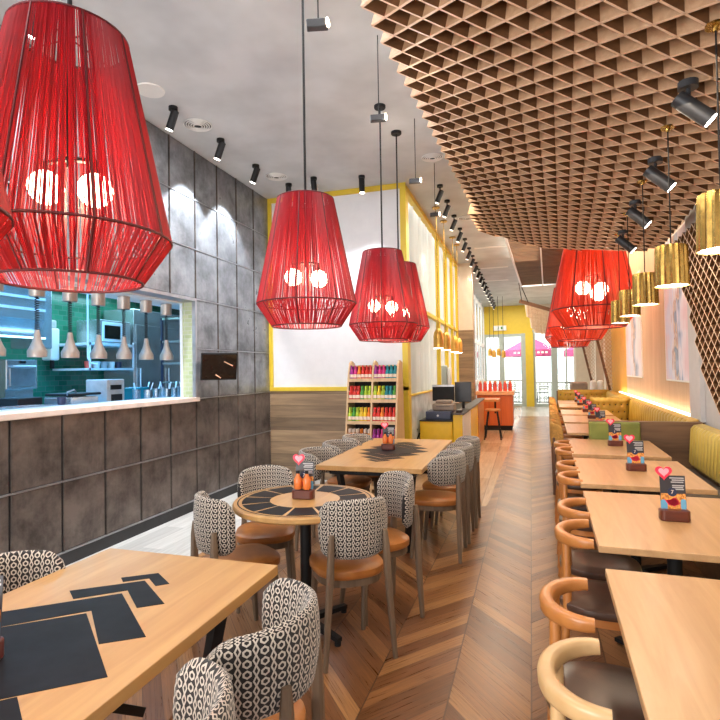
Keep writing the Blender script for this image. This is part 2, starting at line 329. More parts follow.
# ------------------------------------------------------------ mesh helpers
class MB:
    def __init__(s): s.v = []; s.f = []; s.m = []; s.uv = {}
    def add(s, vs, fs, mi=0):
        k = len(s.v); s.v += [tuple(p) for p in vs]
        for f in fs: s.f.append(tuple(i+k for i in f)); s.m.append(mi)
    def box(s, x0, y0, z0, x1, y1, z1, mi=0, T=None):
        vs = [Vector((x, y, z)) for x in (x0, x1) for y in (y0, y1) for z in (z0, z1)]
        if T: vs = [T @ p for p in vs]
        s.add(vs, [(0, 1, 3, 2), (4, 6, 7, 5), (0, 4, 5, 1), (2, 3, 7, 6), (0, 2, 6, 4), (1, 5, 7, 3)], mi); return s
    def beam(s, a, b, w_, h, up=(0, 0, 1), mi=0, w2=None, h2=None):
        a, b = Vector(a), Vector(b); d = (b-a).normalized(); r = d.cross(Vector(up))
        if r.length < 1e-4: r = d.cross(Vector((0, 1, 0)))
        r.normalize(); u = r.cross(d); w2 = w2 or w_; h2 = h2 or h; vs = []
        for p, ww, hh in ((a, w_, h), (b, w2, h2)):
            for i, j in ((-1, -1), (1, -1), (1, 1), (-1, 1)): vs.append(p+r*(i*ww/2)+u*(j*hh/2))
        s.add(vs, [(3, 2, 1, 0), (4, 5, 6, 7), (0, 1, 5, 4), (1, 2, 6, 5), (2, 3, 7, 6), (3, 0, 4, 7)], mi); return s
    def tube(s, pts, r, n=8, mi=0, cap=True, rs=None, sq=None):
        pts = [Vector(p) for p in pts]; vs = []; pu = None
        for i, p in enumerate(pts):
            d = (pts[min(i+1, len(pts)-1)]-pts[max(i-1, 0)]).normalized()
            if pu is None:
                pu = Vector((0, 0, 1)) if abs(d.z) < .9 else Vector((1, 0, 0))
            rr = d.cross(pu).normalized(); u = rr.cross(d).normalized(); pu = u
            R_ = rs[i] if rs else r
            for k in range(n):
                t = 2*PI*(k+.5)/n; cx, cy = math.cos(t), math.sin(t)
                if sq:
                    e = sq[2] if len(sq) > 2 else .5
                    cx = math.copysign(abs(cx)**e, cx)*sq[0]; cy = math.copysign(abs(cy)**e, cy)*sq[1]
                vs.append(p+rr*(cx*R_)+u*(cy*R_))
        fs = []
        for i in range(len(pts)-1):
            for k in range(n): a = i*n+k; b = i*n+(k+1) % n; fs.append((a, b, b+n, a+n))
        if cap: fs.append(tuple(range(n))[::-1]); fs.append(tuple((len(pts)-1)*n+k for k in range(n)))
        s.add(vs, fs, mi); return s
    def lathe(s, prof, n=24, c=(0, 0, 0), mi=0, sx=1, sy=1):
        vs = []; c = Vector(c)
        for r, z in prof:
            for k in range(n): t = 2*PI*k/n; vs.append(c+Vector((r*math.cos(t)*sx, r*math.sin(t)*sy, z)))
        fs = []
        for i in range(len(prof)-1):
            for k in range(n): a = i*n+k; b = i*n+(k+1) % n; fs.append((a, b, b+n, a+n))
        if prof[0][0] > 1e-6: fs.append(tuple(range(n))[::-1])
        if prof[-1][0] > 1e-6: fs.append(tuple((len(prof)-1)*n+k for k in range(n)))
        s.add(vs, fs, mi); return s
    def shell(s, prof, n=24, c=(0, 0, 0), mi=0):
        """open lathe (no caps)"""
        vs = []; c = Vector(c)
        for r, z in prof:
            for k in range(n): t = 2*PI*k/n; vs.append(c+Vector((r*math.cos(t), r*math.sin(t), z)))
        fs = []
        for i in range(len(prof)-1):
            for k in range(n): a = i*n+k; b = i*n+(k+1) % n; fs.append((a, b, b+n, a+n))
        s.add(vs, fs, mi); return s
    def cyl(s, a, b, r, n=12, mi=0, r2=None):
        return s.tube([a, b], r, n, mi, rs=[r, r2 if r2 is not None else r])
    def ball(s, c, r, n=12, mi=0, sz=1):
        pr = [(max(r*math.sin(PI*i/8), 1e-7), -r*math.cos(PI*i/8)*sz) for i in range(9)]
        return s.lathe(pr, n, c, mi)
    def prism(s, poly, z0, z1, mi=0, T=None):
        n = len(poly); vs = [Vector((x, y, z)) for z in (z0, z1) for x, y in poly]
        if T: vs = [T @ p for p in vs]
        s.add(vs, [tuple(range(n))[::-1], tuple(range(n, 2*n))]+[(i, (i+1) % n, (i+1) % n+n, i+n) for i in range(n)], mi); return s
    def build(s, name, mat, parent=None, loc=(0, 0, 0), rz=0, smooth=False, bevel=0, seg=2, recalc=True):
        me = bpy.data.meshes.new(name); me.from_pydata(s.v, [], s.f)
        mats = mat if isinstance(mat, (list, tuple)) else [mat]
        for m_ in mats: me.materials.append(M[m_] if isinstance(m_, str) else m_)
        for p, i in zip(me.polygons, s.m): p.material_index = i
        if recalc:
            bm = bmesh.new(); bm.from_mesh(me); bmesh.ops.recalc_face_normals(bm, faces=bm.faces)
            if bevel:
                es = [e for e in bm.edges if len(e.link_faces) == 2 and e.calc_face_angle(0) > .5]
                bmesh.ops.bevel(bm, geom=es, offset=bevel, segments=seg, profile=.5, affect='EDGES', clamp_overlap=True)
            bm.to_mesh(me); bm.free()
        if smooth:
            for p in me.polygons: p.use_smooth = True
            try: me.set_sharp_from_angle(angle=math.radians(40))
            except Exception: pass
        o = bpy.data.objects.new(name, me); COL.objects.link(o); o.location = loc; o.rotation_euler = (0, 0, rz)
        if parent: o.parent = parent
        return o
def bx(*a, **k): return MB().box(*a, **k)
def tag(o, label=None, cat=None, group=None, kind=None):
    for k, v in (('label', label), ('category', cat), ('group', group), ('kind', kind)):
        if v: o[k] = v
    return o
def struct(o): o['kind'] = 'structure'; return o
def thing(name, label, cat, loc=(0, 0, 0), rz=0, group=None):
    o = bpy.data.objects.new(name, None); COL.objects.link(o); o.location = loc; o.rotation_euler = (0, 0, rz)
    o.empty_display_size = .1
    return tag(o, label, cat, group)
def dup(root, loc=None, rz=None, label=None, group=None, parent=None):
    def rec(o, par):
        c = o.copy(); COL.objects.link(c); c.parent = par
        for ch in list(o.children): rec(ch, c)
        return c
    r = rec(root, parent)
    if loc is not None: r.location = loc
    if rz is not None: r.rotation_euler = (0, 0, rz)
    if label: r['label'] = label
    if group: r['group'] = group
    return r

# ============================================================ THE SETTING
CZ = 4.0; XL = -3.5; XP = -1.5; YP = 6.94; YE = 22.0
# floor: chevron boards, a washed strip along the kitchen wall, pale planks past the partition
fl = MB()
def quad(x0, y0, x1, y1, mi, z=0): fl.add([(x0, y0, z), (x1, y0, z), (x1, y1, z), (x0, y1, z)], [(0, 1, 2, 3)], mi)
quad(-2.62, -2, 2.6, 6.0, 0)
quad(XL-.2, -2, -2.62, 7.1, 1)
quad(-2.62, 6.0, -.43, 7.1, 2)
fl.add([(-.43, 6, 0), (-.40, 7.1, 0), (-.43, 7.1, 0)], [(0, 1, 2)], 2)
fl.add([(-3.5, 7.1, 0), (-.40, 7.1, 0), (-.16, 17.5, 0), (-.16, 22.3, 0), (-3.5, 22.3, 0)], [(0, 1, 2, 3, 4)], 2)
fl.add([(-.43, 6.0, 0), (2.6, 6.0, 0), (2.6, 17.5, 0), (-.16, 17.5, 0), (-.40, 7.1, 0)], [(0, 1, 2, 3, 4)], 0)
fl.add([(-.16, 17.5, 0), (2.6, 17.5, 0), (2.6, 22.3, 0), (-.16, 22.3, 0)], [(0, 1, 2, 3)], 1)
struct(fl.build('floor', ['floor', 'floor_grey', 'floor_tan'], recalc=False))
c_ = MB(); c_.box(XL-.17, -6, CZ, 2.8, YP+.12, CZ+.1); c_.box(XP-.06, YP+.12, CZ, 2.8, 13.0, CZ+.1); c_.box(-1.62, 13.0, CZ, 2.8, YE+.2, CZ+.1)
struct(c_.build('ceiling', 'plaster'))

# left wall of steel sheets with the kitchen pass
P0, PW, ROWS = 2.89, .4495, [4.0, 3.443, 2.887, 2.331, 1.775, 1.219, .663, .107]
WY1 = P0+5*PW                        # right edge of the pass
wl = MB()
wl.box(XL-.17, -2, 0, XL-.012, YP, ROWS[5]-.02, 0); wl.box(XL-.17, -2, ROWS[3], XL-.012, YP, CZ, 0)
wl.box(XL-.17, WY1, ROWS[5]-.02, XL-.012, YP, ROWS[3], 0)
wall = struct(wl.build('wall_left', 'joint'))
up_, lo_ = MB(), MB()
for j in range(-11, 9):
    y0, y1 = P0+j*PW, P0+(j+1)*PW
    for i in range(7):
        if i in (3, 4) and j < 5: continue
        z1, z0 = ROWS[i], ROWS[i+1]
        t = up_ if i < 5 else lo_
        t.box(XL-.014, y0+.014, z0+.010, XL, min(y1-.014, YP), z1-.010)
up_.build('steel_sheets', 'steel', wall, bevel=.003, seg=1); lo_.build('browned_sheets', 'bronze', wall, bevel=.003, seg=1)
bd = MB()
for i in (1, 2, 3, 4, 5, 6):
    y0 = WY1 if i in (4,) else -2
    bd.box(XL-.01, y0, ROWS[i]-.006, XL+.006, YP, ROWS[i]+.006)
bd.box(XL-.01, -2, ROWS[7]-.004, XL+.01, YP, ROWS[7]+.006)
bd.build('horizontal_beads', 'bead', wall)
vb = MB()
for j in range(-11, 10):
    y = P0+j*PW
    vb.box(XL-.01, y+.004, .107, XL+.004, y+.010, ROWS[5] if j < 5 else CZ)
    if j < 5: vb.box(XL-.01, y+.004, ROWS[3], XL+.004, y+.010, CZ)
vb.build('vertical_beads', 'bronze', wall)
struct(bx(XL-.05, -2, 0, XL+.012, YP, .10).build('baseboard_left', 'joint'))
# pass: sill, frame, tiled jamb
tag(bx(XL-.45, -2, ROWS[5]-.03, XL+.035, WY1+.02, ROWS[5]+.018).build('window_sill', 'sill', bevel=.006), None, None, None, 'structure')
fr = MB(); fr.box(XL-.17, -2, ROWS[3]-.03, XL+.012, WY1, ROWS[3]+.004); fr.box(XL-.03, WY1-.028, ROWS[5]+.018, XL+.012, WY1, ROWS[3]-.03)
struct(fr.build('window_1', 'bead'))
struct(bx(XL-.171, WY1-.003, ROWS[5]+.018, XL-.03, WY1+.004, ROWS[3]-.03).build('trim_1', 'jamb_tile'))
struct(bx(XL-.20, WY1-.014, ROWS[5]+.018, XL-.171, WY1+.03, ROWS[3]).build('trim_2', 'frame_white'))

# kitchen behind the pass
KX, KY = -6.6, 8.9
k = MB(); k.box(KX-.1, -2, 0, KX, KY, 3.0); struct(k.build('wall_kitchen_back', 'green_tile'))
struct(bx(KX, KY, 0, XL-.17, KY+.1, 3.0).build('wall_kitchen_end', 'stainless'))
struct(bx(KX-.1, -2, 2.8, XL-.17, KY+.1, 2.9).build('ceiling_kitchen', 'white_enamel'))
struct(bx(KX-.1, -2, -.05, XL-.2, KY+.1, 0).build('floor_kitchen', 'grey_plastic'))
struct(bx(XL-.17, YP+.1, 0, XL-.07, KY+.1, 3.0).build('wall_kitchen_side', 'white_enamel'))

# partition behind the shelf
pw = MB(); pw.box(XL-.17, YP, 1.23, XP, YP+.12, CZ); wp = struct(pw.build('wall_back', 'white_wall'))
bx(XL, YP-.012, 0, XP, YP+.10, 1.23).build('wainscot', 'wainscot', wp)
tr = MB()
tr.box(XL, YP-.03, 1.23, XP+.03, YP, 1.285); tr.box(XL, YP-.03, 3.93, XP+.03, YP, CZ)
tr.box(XL, YP-.03, 1.285, XL+.055, YP, 3.93); tr.box(XP-.05, YP-.03, 0, XP+.03, YP+.13, 3.93)
struct(tr.build('trim_3', 'yellow', bevel=.003))

# curtained window wall along the aisle
wy = [YP+.10, 9.88, 10.93, 11.8, 12.7]
struct(bx(XP-.12, YP+.12, 0, XP, 12.7, 1.14).build('wall_aisle', 'marble'))
fr = MB(); fr.box(XP-.06, YP+.1, 3.92, XP+.02, 12.7, CZ); fr.box(XP-.06, YP+.1, 1.14, XP+.01, 12.7, 1.16)
fr.box(XP-.06, YP+.1, 2.38, XP+.02, 12.7, 2.44)
for y in wy[1:]: fr.box(XP-.06, y-.022, 1.14, XP+.012, y+.022, CZ)
struct(fr.build('window_2', 'yellow', bevel=.003))
struct(bx(XP-.135, YP+.1, 1.0, XP-.13, 12.7, 3.95).build('window_3', 'glass'))
for i in range(4):
    y0, y1 = wy[i]+.04, wy[i+1]-.04; n = int((y1-y0)/.02); vs = []; fs = []
    for a in range(n+1):
        y = y0+(y1-y0)*a/n; x = XP-.075+.045*math.sin(a*.62+i)*(.6+.4*math.sin(a*.23))
        vs += [(x, y, 1.15), (x, y, 3.98)]
    for a in range(n): fs.append((2*a, 2*a+2, 2*a+3, 2*a+1))
    c = MB(); c.add(vs, fs)
    names = ['widest sheer curtain bay, nearest the bottle shelf', 'sheer curtain in the middle yellow window bay of the aisle', 'sheer curtain in the yellow window bay one before the cream column', 'sheer curtain in the last yellow window bay beside the cream column']
    tag(c.build('sheer_curtain', 'curtain', smooth=True, recalc=False), names[i], 'curtain', 'sheer curtains along the aisle')
# cream column, then the far side windows
c = MB(); c.box(XP-.1, 12.7, 2.42, -1.15, 13.05, CZ); col = struct(c.build('wall_column', 'cream_wall'))
bx(XP-.1, 12.69, 0, -1.145, 13.05, 2.42).build('wood_cladding', 'wainscot', col)
fw = MB(); XF = -1.56
for y in (13.1, 15.2, 17.0, 18.2, 19.4, 20.6, 21.8): fw.box(XF-.05, y-.06, 0, XF+.03, y+.06, CZ)
for z in (.0, 1.0, 2.35, 3.8): fw.box(XF-.05, 13.1, z, XF+.03, YE, z+.12)
struct(fw.build('window_4', 'frame_white')); struct(bx(XF-.01, 13.1, 0, XF, YE, CZ).build('window_5', 'glass'))
# end wall: yellow with glazed openings
e = MB(); e.box(XF, YE, 2.86, .34, YE+.15, CZ); e.box(.03, YE-.1, 0, .32, YE+.15, 2.9)
struct(e.build('wall_end', 'yellow'))
e = MB(); e.box(.34, YE, 3.0, 3.6, YE+.15, CZ); e.box(1.80, YE-.6, 0, 3.6, YE+.15, 3.0)
struct(e.build('wall_end_right', 'cream_wall'))
fr = MB()
for x0, x1 in ((XF, XF+.08), (-.97, -.78), (-.14, .03), (.32, .40), (.98, 1.20)): fr.box(x0, YE-.06, 0, x1, YE+.1, 2.88)
fr.box(XF, YE-.05, 2.76, .1, YE+.1, 2.87); fr.box(.3, YE-.05, 2.9, 1.85, YE+.1, 3.02); fr.box(XF, YE-.05, 0, 1.85, YE+.1, .1)
fr.box(1.50, YE-.05, 0, 1.55, YE+.1, 3.0)
struct(fr.build('door_1', 'frame_grey', bevel=.004)); struct(bx(XF, YE+.02, 0, 1.85, YE+.03, 3.0).build('window_6', 'glass'))

# booth-side wall (right frame)
def RB(mb, name, mat, **k): return mb.build(name, mat, rz=-RA, **k)
WX = 1.5
r = MB(); r.box(WX, -2, 0, WX+.12, 6.3, CZ); struct(RB(r, 'wall_right', 'grey_wall'))
r = MB(); r.box(WX, 6.3, 0, WX+.12, 11.95, CZ); struct(RB(r, 'wall_right_panelled', 'tan_panel'))
r = MB(); r.box(WX, 11.95, 0, WX+.12, 15.2, CZ); struct(RB(r, 'wall_right_amber_lit', 'amber_lit_wall'))
r = MB(); r.box(WX, 15.2, 0, WX+.12, 22.3, CZ); struct(RB(r, 'wall_right_far', 'cream_wall'))
r = MB(); r.box(1.455, 6.27, .92, WX, 6.70, CZ); struct(RB(r, 'trim_4', 'grey_wall', bevel=.004))
r = MB(); r.box(1.36, 14.6, 0, WX, 14.85, CZ); r.box(1.30, 16.9, 0, WX, 16.7, CZ); struct(RB(r, 'trim_5', 'cream_wall'))
# light cove on the panelled wall
tag(RB(bx(WX-.045, 6.7, .945, WX-.005, 12.9, .965), 'led_strip', 'led'), 'warm led strip along the foot of the panelled booth wall', 'light strip')
light('AREA', 'cove_light', RW(WX-.07, 9.8, .99), 4, (1, .74, .42), (math.radians(180), math.radians(20), -RA), .05, 6.1)
for i, (y0, y1, sd) in enumerate(((6.80, 8.02, 1.3), (9.98, 11.78, 7.7))):
    t = thing('wall_art', ['tall pale feather painting on the booth wall, nearest the grey pilaster', 'narrow pale feather painting on the booth wall, farther one by the red lanterns'][i], 'picture', RW(WX, 0, 0), -RA, 'feather paintings on the booth wall')
    bx(-.018, y0, 1.33, 0, y1, 3.1).build('canvas', art_mat('pastel feather print %d' % i, sd, (y0+y1)/2, (y1-y0)/2), t, bevel=.003)
    f = MB()
    for q_ in ((y0-.02, 1.31, y1+.02, 1.33), (y0-.02, 3.1, y1+.02, 3.12)): f.box(-.02, q_[0], q_[1], 0, q_[2], q_[3])
    f.box(-.02, y0-.02, 1.33, 0, y0, 3.1); f.box(-.02, y1, 1.33, 0, y1+.02, 3.1)
    f.build('picture_frame', 'white_enamel', t)

# ------------------------------------------------------------ sloping diamond lattice under the ceiling
LA, LB = 3.4, .314
LU, LV, LO = Vector((.1225, .0855)), Vector((.118, -.1045)), Vector((-.787, 3.029))
def inside(p, poly):
    r = False; n = len(poly)
    for i in range(n):
        (x1, y1), (x2, y2) = poly[i], poly[(i+1) % n]
        if (y1 > p[1]) != (y2 > p[1]) and p[0] < (x2-x1)*(p[1]-y1)/(y2-y1)+x1: r = not r
    return r
def lattice(poly, surf, nrm, u, v, o, depth, th, R=90, lean=None, vm=0):
    mb = MB(); ok = {}
    for i in range(-R, R):
        for j in range(-R, R):
            p = o+u*i+v*j
            if -30 < p.x < 30 and inside(p, poly): ok[(i, j)] = p
    for (i, j), p in ok.items():
        for d in ((1, 0), (0, 1)):
            q_ = ok.get((i+d[0], j+d[1]))
            if q_ is None: continue
            if math.hypot(p.x-q_.x, p.y-q_.y) < 1e-6: continue
            a, b = Vector(surf(p)), Vector(surf(q_)); t = (b-a).normalized(); n_ = Vector(nrm); s_ = t.cross(n_).normalized()*th/2; na = nb = n_*depth; mi = 0
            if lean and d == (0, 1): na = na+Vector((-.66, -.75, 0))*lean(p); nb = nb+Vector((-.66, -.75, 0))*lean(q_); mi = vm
            mb.add([a-s_, a+s_, b+s_, b-s_, a-s_+na, a+s_+na, b+s_+nb, b-s_+nb],
                   [(4, 7, 6, 5), (0, 4, 5, 1), (1, 5, 6, 2), (2, 6, 7, 3), (3, 7, 4, 0)], mi)
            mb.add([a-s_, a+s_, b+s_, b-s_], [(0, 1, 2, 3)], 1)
    return mb
poly = [(-1.09, .6), (-1.03, 8.75), (-.56, 8.95), (0, 9.1), (.55, 8.65), (.75, 8.35), (1.2, 8.0), (1.44, 7.4), (1.44, .6)]
nz = Vector((LB, 0, 1)).normalized()
t = thing('timber_lattice', 'sloping walnut diamond lattice hung under the grey ceiling over the booths', 'ceiling lattice', (0, 0, 0), -RA)
lattice(poly, lambda p: (p.x, p.y, LA-LB*p.x), nz, LU, LV, LO, .15, .016, 70, lambda p: .06*max(0, min(1, (p.x+.75)/1.1)), 2).build('slats', ['slat', 'slat_edge_lit', 'slat_cross_lit'], t, recalc=False)  # lean added so the pale cross slats show as lit facets
bp = [(-.93, .6), (-.88, 8.6), (-.5, 8.75), (0, 8.9), (.55, 8.4), (1.2, 7.8), (1.42, 7.2), (1.42, .6)]
b_ = MB(); n_ = len(bp); vs = [(x, y, LA-LB*x+.158) for x, y in bp]+[(x, y, LA-LB*x+.168) for x, y in bp]
b_.add(vs, [tuple(range(n_))[::-1], tuple(range(n_, 2*n_))]+[(i, (i+1) % n_, (i+1) % n_+n_, i+n_) for i in range(n_)])
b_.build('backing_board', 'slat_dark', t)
h = MB()
for x, y in ((-.9, 1.5), (-.9, 4.2), (-.9, 7.2), (.3, 2), (.3, 5), (.3, 8), (1.3, 3), (1.3, 6)): h.cyl((x, y, LA-LB*x+.1), (x, y, CZ), .006, 6)
h.build('hanger', 'black', t)
# lattice that hangs down the booth wall in a point
t = thing('timber_lattice', 'walnut diamond lattice tapering down the grey booth wall', 'wall lattice', (0, 0, 0), -RA)
wpoly = [(3.4, 2.99), (7.2, 2.99), (6.8, 2.55), (6.35, 2.0), (5.78, 1.22), (5.35, .98), (4.7, 1.3), (4.0, 2.1)]
uu, vv = Vector((.095, .066)), Vector((.095, -.066))
lattice(wpoly, lambda p: (1.39, p.x, p.y), Vector((1, 0, 0)), uu, vv, Vector((5, 2)), .09, .013, 60).build('slats', ['slat', 'slat_edge_lit'], t, recalc=False)
bq = MB(); bw_ = [(3.5, 2.93), (7.0, 2.93), (6.66, 2.5), (6.2, 1.95), (5.7, 1.3), (5.35, 1.08), (4.8, 1.38), (4.1, 2.2)]
vs = [(1.484, a, b) for a, b in bw_]+[(1.494, a, b) for a, b in bw_]; n_ = len(bw_)
bq.add(vs, [tuple(range(n_)), tuple(range(n_, 2*n_))[::-1]]+[(i, i+n_, (i+1) % n_+n_, (i+1) % n_) for i in range(n_)])
bq.build('backing_board', 'slat_dark', t)
# two far tapering wall lattices
for i, (yc, xx, lab) in enumerate(((13.9, 1.36, 'pale pointed lattice screen beside the far orange booth wall, nearer of two'), (16.5, 1.18, 'pale pointed lattice screen near the far cream wall, farther of two'))):
    t = thing('lattice_screen', lab, 'wall lattice', (0, 0, 0), -RA, 'pointed lattice screens on the far booth wall')
    tp = [(xx-.34, 2.75), (xx+.1, 2.75), (xx+.1, .95), (xx+.03, .95)]
    lattice(tp, lambda p: (p.x, yc, p.y), Vector((0, 1, 0)), Vector((.04, .05)), Vector((.04, -.05)), Vector((xx, 2)), .05, .014, 45).build('slats', ['slat_pale', 'slat_pale'], t, recalc=False)
    bp2 = MB(); bp2.beam((xx-.36, yc+.02, 2.77), (xx+.02, yc+.02, .95), .03, .06); bp2.build('edge_board', 'slat', t)
# far sloping lattice by the end windows
t = thing('lattice_canopy', 'far pale lattice panel sloping down to the end windows', 'ceiling lattice', (0, 0, 0), -RA)
def fs(p): return (p.x, p.y, 3.52-(p.y-17)*.17-.36*(p.x+.7)*(1-(p.y-17)/8))
lattice([(-.72, 17.0), (1.3, 17.0), (1.3, 21), (-.5, 21)], fs, Vector((0, 0, 1)), Vector((.09, .12)), Vector((.09, -.12)), Vector((0, 18)), .07, .02, 40).build('slats', ['slat_pale', 'slat_pale'], t, recalc=False)
MB().beam((-.78, 16.97, 3.56), (1.3, 16.97, 2.82), .05, .11).build('fascia_board', 'slat', t)
mb = MB(); mb.cyl((-.7, 17, 3.5), (-.75, 16.2, 4), .012, 6); mb.cyl((-.5, 17, 3.45), (-.72, 16.4, 4), .012, 6); mb.build('hanger', 'slat_dark', t)
# dark slatted ceiling panel with pale frame
t = thing('slatted_ceiling_panel', 'dark slatted ceiling panel with a pale frame behind the lattice', 'ceiling panel', (0, 0, 0), -RA)
s_ = MB()
for i in range(52):
    y = 9.2+i*.135; s_.box(-.66, y, 3.9, 1.3, y+.05, 3.985)
s_.build('slats', 'booth_wood', t); bx(-.68, 9.2, 3.986, 1.32, 16.3, 3.996).build('backing_board', 'slat_dark', t)
s_ = MB(); s_.box(-.70, 9.2, 3.88, -.66, 16.3, 3.99); s_.box(-.70, 16.26, 3.88, 1.32, 16.32, 3.99); s_.box(-.10, 9.2, 3.88, -.07, 16.3, 3.99)
s_.build('panel_frame', 'frame_white', t)

# ============================================================ LAMPS
def ring(mb, r, z, t=.004, n=40, mi=0): mb.tube([(r*math.cos(2*PI*i/n), r*math.sin(2*PI*i/n), z) for i in range(n+1)], t, 6, mi, cap=False); return mb
def lantern(label, loc, S, zb, nthr, nb, mats, group, rz=0, drop=True):
    """thread-wrapped lantern; S = widest diameter, zb = height of the lower ring"""
    R1, R2, R3 = .57*S/2, S/2, .70*S/2; H = 1.29*S; zw = .225*S
    t = thing('pendant_lantern', label, 'pendant lamp', (loc[0], loc[1], zb), rz, group)
    mb = MB(); rnd = random.Random(int(loc[1]*100))
    for k_ in range(nthr):
        if rnd.random() < .035: continue
        a = 2*PI*(k_+rnd.uniform(-.3, .3))/nthr; a2 = a+rnd.gauss(0, .018); a3 = a2+rnd.gauss(0, .018)
        da0 = PI/nthr*rnd.uniform(.75, 1.12); j = rnd.uniform(.992, 1.004)
        rows = [(R1*j, a, H), (R2*j, a2, zw), (R3*j, a3, 0)]
        vs = []
        for r, an, z in rows:
            da = min(da0*R2/r, da0*2.2)
            for s_ in (-1, 1): vs.append((r*math.cos(an+s_*da), r*math.sin(an+s_*da), z))
            vs.append(((r+S*.004)*math.cos(an), (r+S*.004)*math.sin(an), z))
        fs = []
        for q_ in (0, 3): fs += [(q_, q_+2, q_+5, q_+3), (q_+2, q_+1, q_+4, q_+5), (q_+1, q_, q_+3, q_+4)]
        mb.add(vs, fs)
    mb.build('thread_shade', mats[0], t, recalc=False)
    fb = MB()
    for r, z in ((R1, H), (R2, zw), (R3, 0)): ring(fb, r, z, S*.0075)
    for i in range(8):
        a = 2*PI*i/8+.2; c, s_ = math.cos(a), math.sin(a)
        fb.tube([(R1*c, R1*s_, H), (R2*c, R2*s_, zw), (R3*c, R3*s_, 0)], S*.007, 5)
    for i in range(2): a = PI/2*i; fb.tube([(R1*math.cos(a), R1*math.sin(a), H), (-R1*math.cos(a), -R1*math.sin(a), H)], S*.005, 5)
    fb.build('wire_frame', 'frame_red', t)
    MB().cyl((0, 0, H-.02), (0, 0, CZ-zb-.02), .008 if S < 1 else .012, 8).build('cable', 'black', t)
    MB().lathe([(.05, CZ-zb-.028), (.055, CZ-zb-.02), (.055, CZ-zb)], 16).build('ceiling_rose', 'black', t)
    zl = .48*S; sk = MB(); sk.cyl((0, 0, H-.03), (0, 0, zl+.12*S), .012, 8)
    rb = S*.088
    pos = []
    for i in range(nb):
        a = 2*PI*i/nb+YAW+(.0 if nb == 2 else .5)
        p = (math.cos(a)*S*.13, math.sin(a)*S*.13, zl+((.0, .02, -.08)[i])*S); pos.append(p)
        sk.tube([(0, 0, zl+.17*S), (p[0], p[1], zl+.15*S), (p[0], p[1], zl+rb*.8)], .010, 6)
    sk.build('bulb_holder', 'black', t)
    for p in pos: MB().ball(p, rb, 16).build('bulb', 'bulb', t, smooth=True)
    light('POINT', 'lantern_glow', (loc[0], loc[1], zb+zl), 9*S/.64*(1.2 if S > 1 else 1), (1, .66, .42), size=.05)
    return t
LG = 'small crimson lanterns over the patterned-chair tables'
lantern('largest crimson thread lantern, hanging in front over the near left table', (-1.39, 1.36), .615, 1.80, 420, 2, ['thread'], LG)
lantern('crimson thread lantern cut off by the left edge of the photo', (-1.335, .71), .615, 1.72, 300, 2, ['thread'], LG)
lantern('crimson thread lantern over the round table', (-1.325, 3.15), .63, 1.79, 360, 2, ['thread'], LG)
lantern('crimson thread lantern over the long table, nearer of the overlapping pair', (-1.26, 4.83), .64, 1.785, 330, 2, ['thread'], LG)
lantern('crimson thread lantern over the long table, half hidden behind its twin', (-1.24, 5.42), .62, 1.80, 220, 2, ['thread'], LG)
BG = 'giant scarlet lanterns over the far booths'
for i, (x, y, lab) in enumerate(((.70, 9.0, 'giant scarlet thread lantern nearest the lattice ceiling edge'), (.645, 12.4, 'giant scarlet lantern, middle of the three over the far booths'), (.56, 15.5, 'giant scarlet lantern farthest away, nearest the end windows'))):
    p = RW(x, y); lantern(lab, (p.x, p.y), 1.25, 2.12-(.03*i), 420-60*i, 3, ['thread_o'], BG, -RA)

def fluted_pendant(name, label, loc, R_, zb, h, zt, group, mat, flutes=18, rose='brass'):
    t = thing(name, label, 'pendant lamp', (loc[0], loc[1], zb), 0, group)
    n = flutes*4; mb = MB(); vs = []; fs = []
    prof = [(1.0, 0), (.985, .3), (.97, .6), (.95, .92), (.9, 1.0), (.0, 1.0)]
    for r, z in prof:
        for k_ in range(n):
            a = 2*PI*k_/n; fl = 1+.045*math.cos(a*flutes) if r > .8 else 1
            vs.append((R_*r*fl*math.cos(a), R_*r*fl*math.sin(a), z*h))
    for i in range(len(prof)-1):
        for k_ in range(n): a = i*n+k_; b = i*n+(k_+1) % n; fs.append((a, b, b+n, a+n))
    mb.add(vs, fs); mb.build('lamp_shade', mat, t, smooth=True)
    MB().shell([(R_*.93, .004), (R_*.88, h*.9)], 24).build('shade_lining', 'white_enamel', t, recalc=False)
    MB().lathe([(.001, .012), (R_*.9, .012), (R_*.9, .018), (.001, .018)], 24).build('diffuser', 'lamp_face', t)
    MB().cyl((0, 0, h), (0, 0, zt-zb), .0045, 6).build('cable', 'black', t)
    MB().lathe([(.001, zt-zb-.035), (.012, zt-zb-.035), (.015, zt-zb-.012), (.045, zt-zb-.012), (.045, zt-zb)], 16).build('ceiling_rose', rose, t)
    return t
BL = ['nearest the camera, cut by the right photo edge', 'second from the camera', 'third from the camera', 'fourth from the camera', 'fifth from the camera, beside the giant red lantern', 'sixth from the camera', 'farthest of the row']
for i, y in enumerate((2.98, 4.14, 5.26, 6.30, 7.20)):
    x = .80 + (.012*i); p = RW(x, y)
    fluted_pendant('brass_pendant', 'fluted brass pendant over the booth tables, '+BL[i], (p.x, p.y), .102, 2.05-.004*i, .275, LA-LB*x, 'fluted brass pendants over the booths', 'brass')
    light('SPOT', 'brass_pendant_light', (p.x, p.y, 2.09), 16, WARM, (0, 0, 0), .05, spot=2.0, blend=.6)
